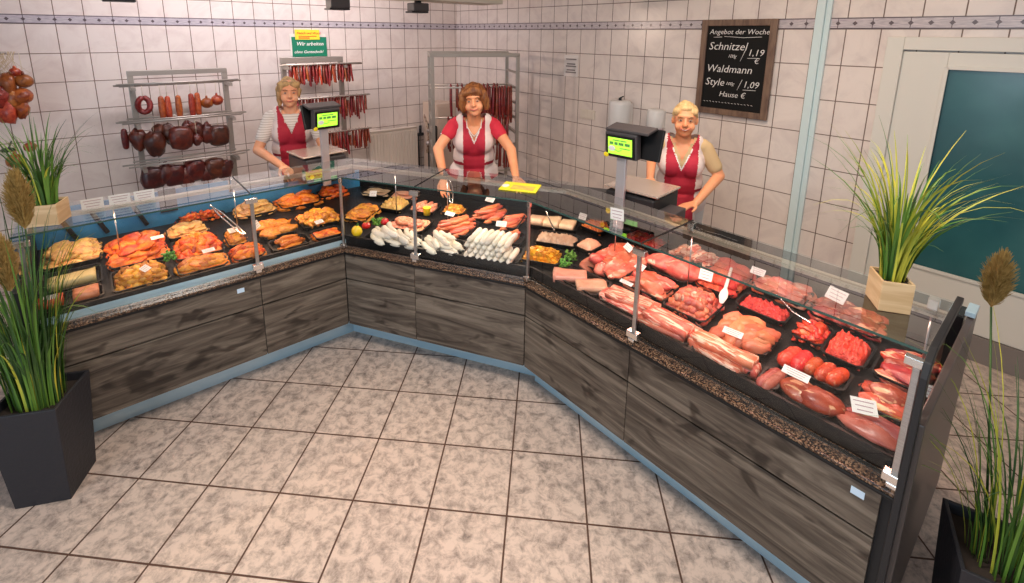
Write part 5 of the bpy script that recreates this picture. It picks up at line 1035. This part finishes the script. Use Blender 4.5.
def person(label,headpx,Yh,Ht,lean,th,sk,arms,cfg):
    hw=at(headpx[0],headpx[1],Yh)                       # head centre in the room
    k=(hw.z)/1.53                                       # head centre height sets the scale
    k=cfg.get('k',k)
    c,s=math.cos(th),math.sin(th)
    # lean: local y offset of the head
    zc=1.53*k
    off=-lean
    loc=Vector((hw.x-(-off*s)*1.0, hw.y-off*c,0))
    r=empty('person',loc,th); tag(r,label,'person')
    Mi=(Matrix.Translation(loc)@Matrix.Rotation(th,4,'Z')).inverted()
    hl=Mi@hw; hx=cfg.get('tiltx',0)
    z0=.88*k; dz=hl.z-z0
    def P(x,y,z):      # x,y,z in nominal units
        z*=k; t=max(0,(z-z0)/dz); return Vector((x*k+hl.x*min(t,1.15)*1.0, y*k+hl.y*min(t**1.3,1.2), z if t<=0 else z0+(z-z0)*dz/(zc-z0)))
    fat=cfg.get('fat',1.0)
    def torso(g,sh=True):
        m=MB()
        m.ell(P(0,.005,1.23),((.142*fat+g)*k,(.105*fat+g)*k,.165*k)); m.ell(P(0,.01,1.07),((.138*fat+g)*k,(.108*fat+g)*k,.16*k)); m.ell(P(0,.015,.92),((.172*fat+g)*k,(.125*fat+g)*k,.15*k))
        for q in (-1,1): m.ell(P(q*.066,-.062*fat,1.21),((.066+g)*k,(.055+g)*k,(.072+g)*k))
        if sh: m.cap(P(-.125,.01,1.345),(.048+g)*k,P(.125,.01,1.345),(.048+g)*k)
        return m
    body=torso(0)
    body.cap(P(0,.015,1.34),.058*k,P(0,.0,1.46),.050*k)
    C=hl
    tl=cfg.get('turn',0); Q=Quaternion((0,0,1),tl)@Quaternion((0,1,0),cfg.get('tilt',0))
    hk=cfg.get('hk',1.0)*.98
    def Hd(x,y,z): return C+Q@(Vector((x,y,z))*hk)
    def he(mb,c_,r_,**kw): mb.ell(Hd(*c_),tuple(q*hk for q in r_),rot=Q,**kw)
    he(body,(0,.012,.02),(.074,.092,.095)); he(body,(0,-.018,-.03),(.063,.064,.082)); he(body,(0,-.045,-.082),(.030,.030,.026)); 
    for q in (-1,1): he(body,(q*.036,-.055,-.035),(.028,.024,.030)); he(body,(q*.075,.012,-.005),(.010,.018,.028)); 
    he(body,(0,-.066,.035),(.052,.020,.014)); body.cap(Hd(0,-.080,.018),.008*hk,Hd(0,-.098,-.020),.0135*hk)
    for q in (-1,1): he(body,(q*.010,-.090,-.022),(.009,.010,.008))
    he(body,(0,-.070,-.052),(.026,.014,.014))
    # legs
    for q in (-1,1):
        hip=P(q*.09,.015,.90); kn=V(q*.095*k,.0,.49*k); an=V(q*.10*k,.03*k,.09*k); body.cap(hip,.088*k*fat,kn,.056*k); body.cap(kn,.055*k,an,.036*k); body.cap(an,.035*k,V(q*.105*k,-.09*k,.04*k),.028*k)
    J=[]
    for sg,(e,w,hd,nn,curl) in zip((-1,1),arms):
        sh=P(sg*.150*fat**.5,.012,1.330)
        e=Mi@at(*e); w=Mi@at(*w); hd=(Mi.to_3x3()@Vector(hd)); nn=Mi.to_3x3()@Vector(nn)
        body.cap(sh,.046*k,e,.039*k); body.cap(e,.040*k,w,.026*k); hand(body,w,hd,nn,cfg.get('thumb',(1,1))[0 if sg<0 else 1],curl,k*1.02); J.append((sh,e,w))
    me=remesh('person_body',body,.0048,3); me.materials.append(sk); link('body',me,sk,r)
    # shirt
    sht=torso(.010)
    for (sh,e,w) in J: sht.cap(sh,.055*k,sh.lerp(e,cfg.get('slv',.62)),.054*k)
    zs,ks=cfg['shirtV']
    def un(p): t=max(0,(p.z-z0)/dz); return (p.x-hl.x*min(t,1.1))/k,(p.y-hl.y*min(t**1.3,1.2))/k,(p.z if p.z<z0 else z0+(p.z-z0)*(zc-z0)/dz)/k
    def shf(p):
        x,y,z=un(p)
        if y<.02 and z>zs+ks*abs(x) : return None
        if z>1.365 and abs(x)<.07: return None
        if z<.86: return None
        return 0
    me=recolor(remesh('shirt',sht,.007,3),[cfg['shirt']],shf); link('shirt',me,cfg['shirt'],r)
    # smock
    smk=torso(.021,False); 
    for q in (-1,1): smk.cap(P(q*.088,-.012,1.25),.062*k,P(q*.086,.004,1.372),.056*k); smk.cap(P(q*.090,.05,1.25),.062*k,P(q*.086,.02,1.372),.056*k)
    smk.tube([P(0,.012,1.0),P(0,.012,.86),P(0,.012,.62)],[.145*k*fat,.185*k*fat,.20*k*fat],20,0,True,False,.72)
    zv,kv=cfg['smockV']; rw=cfg.get('redw',.085)
    def smf(p):
        x,y,z=un(p)
        if y<.04 and z>zv+kv*abs(x): return None
        if z>1.30 and abs(x)<.050: return None
        if y<.04 and z<1.335 and z>zv+kv*abs(x)-.022: return 2
        w_=rw*(1+.25*max(0,1.3-z)*0)
        if y<.02 and abs(x)<w_+ (z>1.22)*.0: return 0
        if abs(z-1.03+.25*max(0,.1-abs(x)))<.012 and y<.05: return 3
        return 1
    me=recolor(remesh('smock',smk,.0065,3),[redc,whc,pipe if cfg.get('piping',True) else redc,beltm],smf); o=link('smock',me,redc,r); o['label']='sleeveless red smock with white side panels'
    # trousers & shoes
    tr=MB()
    for q in (-1,1): tr.cap(P(q*.09,.015,.86),.098*k*fat,V(q*.095*k,0,.49*k),.070*k); tr.cap(V(q*.095*k,0,.49*k),.070*k,V(q*.10*k,.03*k,.12*k),.056*k)
    me=remesh('trousers',tr,.010,2); link('trousers',me,trm,r)
    for q in (-1,1):
        sb=MB().cap(V(q*.10*k,.05*k,.045),.042,V(q*.107*k,-.11*k,.04),.040); sb.box((q*.104*k,-.03*k,.012),(.085*k,.25*k,.022)); link('shoe',sb.mesh('shoe'),shoe,r)
    # face details
    for q in (-1,1):
        m=MB(); m.ell(Hd(q*.031,-.0745,.008),(.0115*hk,.008*hk,.0048*hk),12,8); link('eye',m.mesh('eye'),eyew,r)
        m=MB(); m.ell(Hd(q*.031,-.0805,.008),(.0052*hk,.003*hk,.0046*hk),10,6); link('iris',m.mesh('iris'),iris,r)
        m=MB(); m.tube([Hd(q*.016,-.086,.028),Hd(q*.032,-.086,.034),Hd(q*.050,-.072,.027)],[.0022,.003,.0015],6,0,True,True); link('eyebrow',m.mesh('eyebrow'),cfg['brow'],r)
    sm=cfg.get('smile',.006); mw=cfg.get('mw',1)
    m=MB(); pts=[Hd(x,-.0875+abs(x)*.26,-.056+sm*(x/.024)**2) for x in [q*mw for q in (-.027,-.017,0,.017,.027)]]
    m.tube(pts,[.0015,.0045,.0055,.0045,.0015],8,0,True,True,.7); link('lips',m.mesh('lips'),lipm,r)
    if cfg.get('teeth'):
        m=MB(); m.tube([p+Q@Vector((0,-.0034,.0004)) for p in (pts[1].lerp(pts[2],.3),pts[2],pts[3].lerp(pts[2],.3))],[.0022,.0034,.0022],8,0,True,True,.6); link('teeth',m.mesh('teeth'),teeth,r)
    # hair
    h=MB(); cfg['hairfn'](h,he,Hd)
    me=remesh('hair',h,.0055,2)
    for v in me.vertices:
        p=v.co-C; a=math.atan2(p.x,p.y+.001); v.co+= (p.normalized())*(.003*math.sin(a*34+4*nz(p,2,14))+.009*nz(p,3,26))
    link('hair',me,cfg['hair'],r)
    for f_ in cfg.get('extra',[]): f_(r,P,Mi,Hd,hk)
    return r
def hair1(h,he,Hd):
    he(h,(0,.030,.034),(.082,.092,.092)); he(h,(-.030,-.018,.072),(.055,.055,.034)); he(h,(.035,-.018,.070),(.050,.055,.034)); he(h,(-.073,.010,-.005),(.020,.045,.062)); he(h,(.072,.02,.01),(.016,.042,.05)); he(h,(-.07,.03,-.06),(.022,.04,.05)); he(h,(0,.06,-.03),(.06,.05,.07)); he(h,(-.062,-.035,.045),(.020,.025,.03))
def hair2(h,he,Hd):
    he(h,(0,.022,.040),(.095,.100,.095)); he(h,(0,-.030,.084),(.062,.050,.034)); he(h,(-.052,-.042,.062),(.034,.034,.032)); he(h,(.048,-.042,.064),(.036,.034,.030)); he(h,(-.084,.0,-.015),(.028,.052,.070)); he(h,(.084,.0,-.01),(.026,.052,.066)); he(h,(0,.06,-.035),(.078,.055,.075)); he(h,(-.078,-.02,.03),(.028,.04,.05)); he(h,(.078,-.02,.03),(.026,.04,.05)); he(h,(-.022,-.070,.070),(.034,.016,.016)); he(h,(.02,-.066,.076),(.03,.016,.016)); he(h,(-.088,.03,-.055),(.024,.03,.03)); he(h,(.09,.02,-.05),(.022,.03,.03))
def hair3(h,he,Hd):
    he(h,(0,.026,.036),(.080,.094,.088)); he(h,(0,-.015,.082),(.055,.055,.028)); he(h,(-.048,-.030,.060),(.028,.036,.028)); he(h,(.048,-.030,.060),(.028,.036,.028)); he(h,(0,.095,.0),(.04,.035,.04))
blond=mat('hair_blond',(.62,.40,.18),.6,c2=(.40,.24,.11),scale=40,stretch=(1,1,.2),bmp=.3)
brownh=mat('hair_auburn',(.15,.045,.014),.55,c2=(.34,.13,.035),scale=40,stretch=(1,1,.2),bmp=.3)
lblond=mat('hair_light_blond',(.78,.56,.28),.6,c2=(.62,.40,.18),scale=40,stretch=(1,1,.2),bmp=.3)
def striped():
    m,nt,b=newmat('striped_shirt'); tc=N(nt,'ShaderNodeTexCoord'); w=N(nt,'ShaderNodeTexWave',_bands_direction='Z'); w.inputs['Scale'].default_value=17; w.inputs['Distortion'].default_value=.4; nt.links.new(tc.outputs['Object'],w.inputs[0])
    nt.links.new(ramp(nt,w.outputs[0],[(.25,(.62,.54,.50)),(.5,(.84,.78,.74))]),b.inputs['Base Color']); b.inputs['Roughness'].default_value=.8; return m
strip=striped(); redshirt=mat('red_shirt',(.62,.02,.05),.75); beige=mat('beige_shirt',(.62,.44,.24),.8)
def necklace(r,P,Mi,Hd,hk):
    m=MB(); m.tube([P(-.058,-.02,1.385),P(-.052,-.075,1.335),P(-.025,-.10,1.29),P(0,-.112,1.262),P(.025,-.10,1.29),P(.052,-.075,1.335),P(.058,-.02,1.385)],.0035,6); link('necklace',m.mesh('necklace'),pipe,r)
p1=person('woman with blond hair in a striped shirt and red smock leaning behind the left counter','289 93'.split() and (289,93),3.80,1.63,.10,math.radians(20),skin,
  [((258,150,3.70),(282,166,3.46),(.5,-.35,-.25),(.3,.2,-1),.5),((324,148,3.75),(309,167,3.50),(-.75,-.35,-.2),(-.2,.3,-1),.5)],
  dict(shirt=strip,shirtV=(1.36,1.2),smockV=(1.215,2.3),redw=.100,brow=brownh,hair=blond,hairfn=hair1,smile=.005,tilt=.03,turn=.1,fat=1.10,thumb=(-1,1),piping=False,slv=.62))
p2=person('woman with short auburn hair in a red shirt, leaning on the middle counter',(474,101),3.52,1.62,.20,math.radians(4),skin2,
  [((438,149,3.50),(444,178,3.28),(.10,-.75,-.65),(.3,.3,-.6),.9),((511,150,3.50),(516,178,3.23),(.1,-.8,-.25),(0,0,-1),.25)],
  dict(shirt=redshirt,shirtV=(1.215,2.0),smockV=(1.225,2.2),redw=.082,brow=brownh,hair=brownh,hairfn=hair2,smile=.007,mw=1.1,tilt=-.10,turn=-.08,fat=1.06,thumb=(-1,1),extra=[necklace],slv=.36,hk=1.0))
p3=person('smiling blond woman in a beige shirt and red smock beside the right scale',(685,120),3.15,1.52,.07,math.radians(-18),skin2,
  [((652,156,3.30),(650,178,3.05),(-.05,-.7,-.2),(0,0,-1),.3),((719,176,3.12),(696,203,2.93),(-.85,-.25,-.15),(0,0,-1),.35)],
  dict(shirt=beige,shirtV=(1.25,2.2),smockV=(1.20,2.3),redw=.105,brow=blond,hair=lblond,hairfn=hair3,smile=.008,mw=1.3,teeth=True,turn=.0,fat=1.04,thumb=(-1,1),slv=.66))

# ------------------------------------------------------------------ light
def area(name,loc,tgt,sx,sy,e,col,spread=180):
    l=bpy.data.lights.new(name,'AREA'); l.shape='RECTANGLE'; l.size=sx; l.size_y=sy; l.energy=e; l.color=col; l.spread=math.radians(spread)
    o=bpy.data.objects.new(name,l); COL.objects.link(o); o.location=loc; o.rotation_euler=(Vector(tgt)-Vector(loc)).to_track_quat('-Z','Y').to_euler(); return o
def spot(name,loc,tgt,e,col,ang=70,rad=.04,blend=.6):
    l=bpy.data.lights.new(name,'SPOT'); l.energy=e; l.color=col; l.spot_size=math.radians(ang); l.spot_blend=blend; l.shadow_soft_size=rad
    o=bpy.data.objects.new(name,l); COL.objects.link(o); o.location=loc; o.rotation_euler=(Vector(tgt)-Vector(loc)).to_track_quat('-Z','Y').to_euler(); return o
w=bpy.data.worlds.new('world'); bpy.context.scene.world=w; w.use_nodes=True; bg=w.node_tree.nodes['Background']; bg.inputs[0].default_value=(.62,.80,1,1); bg.inputs[1].default_value=.38
warm=(1,.80,.62); neut=(1,.93,.86); cool=(.70,.86,1)
area('shop_ceiling_light',(-.2,1.1,2.72),(-.2,1.1,0),1.2,.3,50,(1,.90,.80))
area('shop_ceiling_light',(1.2,-.6,2.72),(1.0,0,0),1.2,.3,26,neut)
area('service_fill_light',W('L',-.5,.9,2.72),W('L',-.6,1.5,0),1.2,.2,32,warm)  # unseen overhead pair, added to light the women's faces
area('service_fill_light',W('R',.6,.7,2.72),W('R',.7,1.3,0),1.2,.2,24,warm)
area('wall_washer',WLp(2.7,1.2,2.70),WLp(2.7,0,1.7),2.6,.15,34,(.98,.90,.96))
area('shop_window_daylight',(-2.8,-2.2,1.6),(-.2,2.2,.6),2.2,1.8,60,cool)
spot('soffit_spot',(-2.45,4.25,2.06),(-.2,5.4,1.3),46,(1,.76,.60),120,.03)
for i,(u,e) in enumerate(((-1.0,15),(-.2,15))): spot('meat_spot',W('L',u,.9,2.55),W('L',u,.35,.75),e,(1,.62,.36),58,.05)
spot('meat_spot',W('M',.6,.7,2.55),W('M',.6,.3,.75),15,(1,.72,.5),58,.05)
for u in (.4,1.2): spot('meat_spot',W('R',u,.8,2.55),W('R',u,.35,.75),15,(1,.52,.40),58,.05)
for fr,uc,L,c in (('L',-.65,1.3,(1,.60,.34)),('M',.6,1.0,(1,.76,.55)),('R',.8,1.45,(1,.50,.38))):
    q=W(fr,uc,.38,1.04); t=W(fr,uc,.30,.75); o=area('rail_strip',q,t,L,.02,4,c); o.rotation_euler=(math.radians(-12),0,FR[fr][1])
spot('face_fill_spot',(-1.1,2.1,2.66),(-1.7,3.75,1.3),40,(1,.80,.62),45,.08)  # three added front fills from the shop side, aimed at the women
spot('face_fill_spot',(.1,1.9,2.66),(-.2,3.5,1.3),24,(1,.80,.62),45,.08)
spot('face_fill_spot',(.9,1.6,2.66),(1.25,3.15,1.3),20,(1,.80,.62),40,.08)
sc=bpy.context.scene; sc.view_settings.view_transform='Standard'; sc.view_settings.look='None'; sc.view_settings.gamma=1; sc.view_settings.exposure=.06; sc.view_settings.use_curve_mapping=False
sc.cycles.max_bounces=10; sc.cycles.transparent_max_bounces=16; sc.cycles.use_denoising=True; sc.cycles.caustics_reflective=False; sc.cycles.sample_clamp_indirect=4
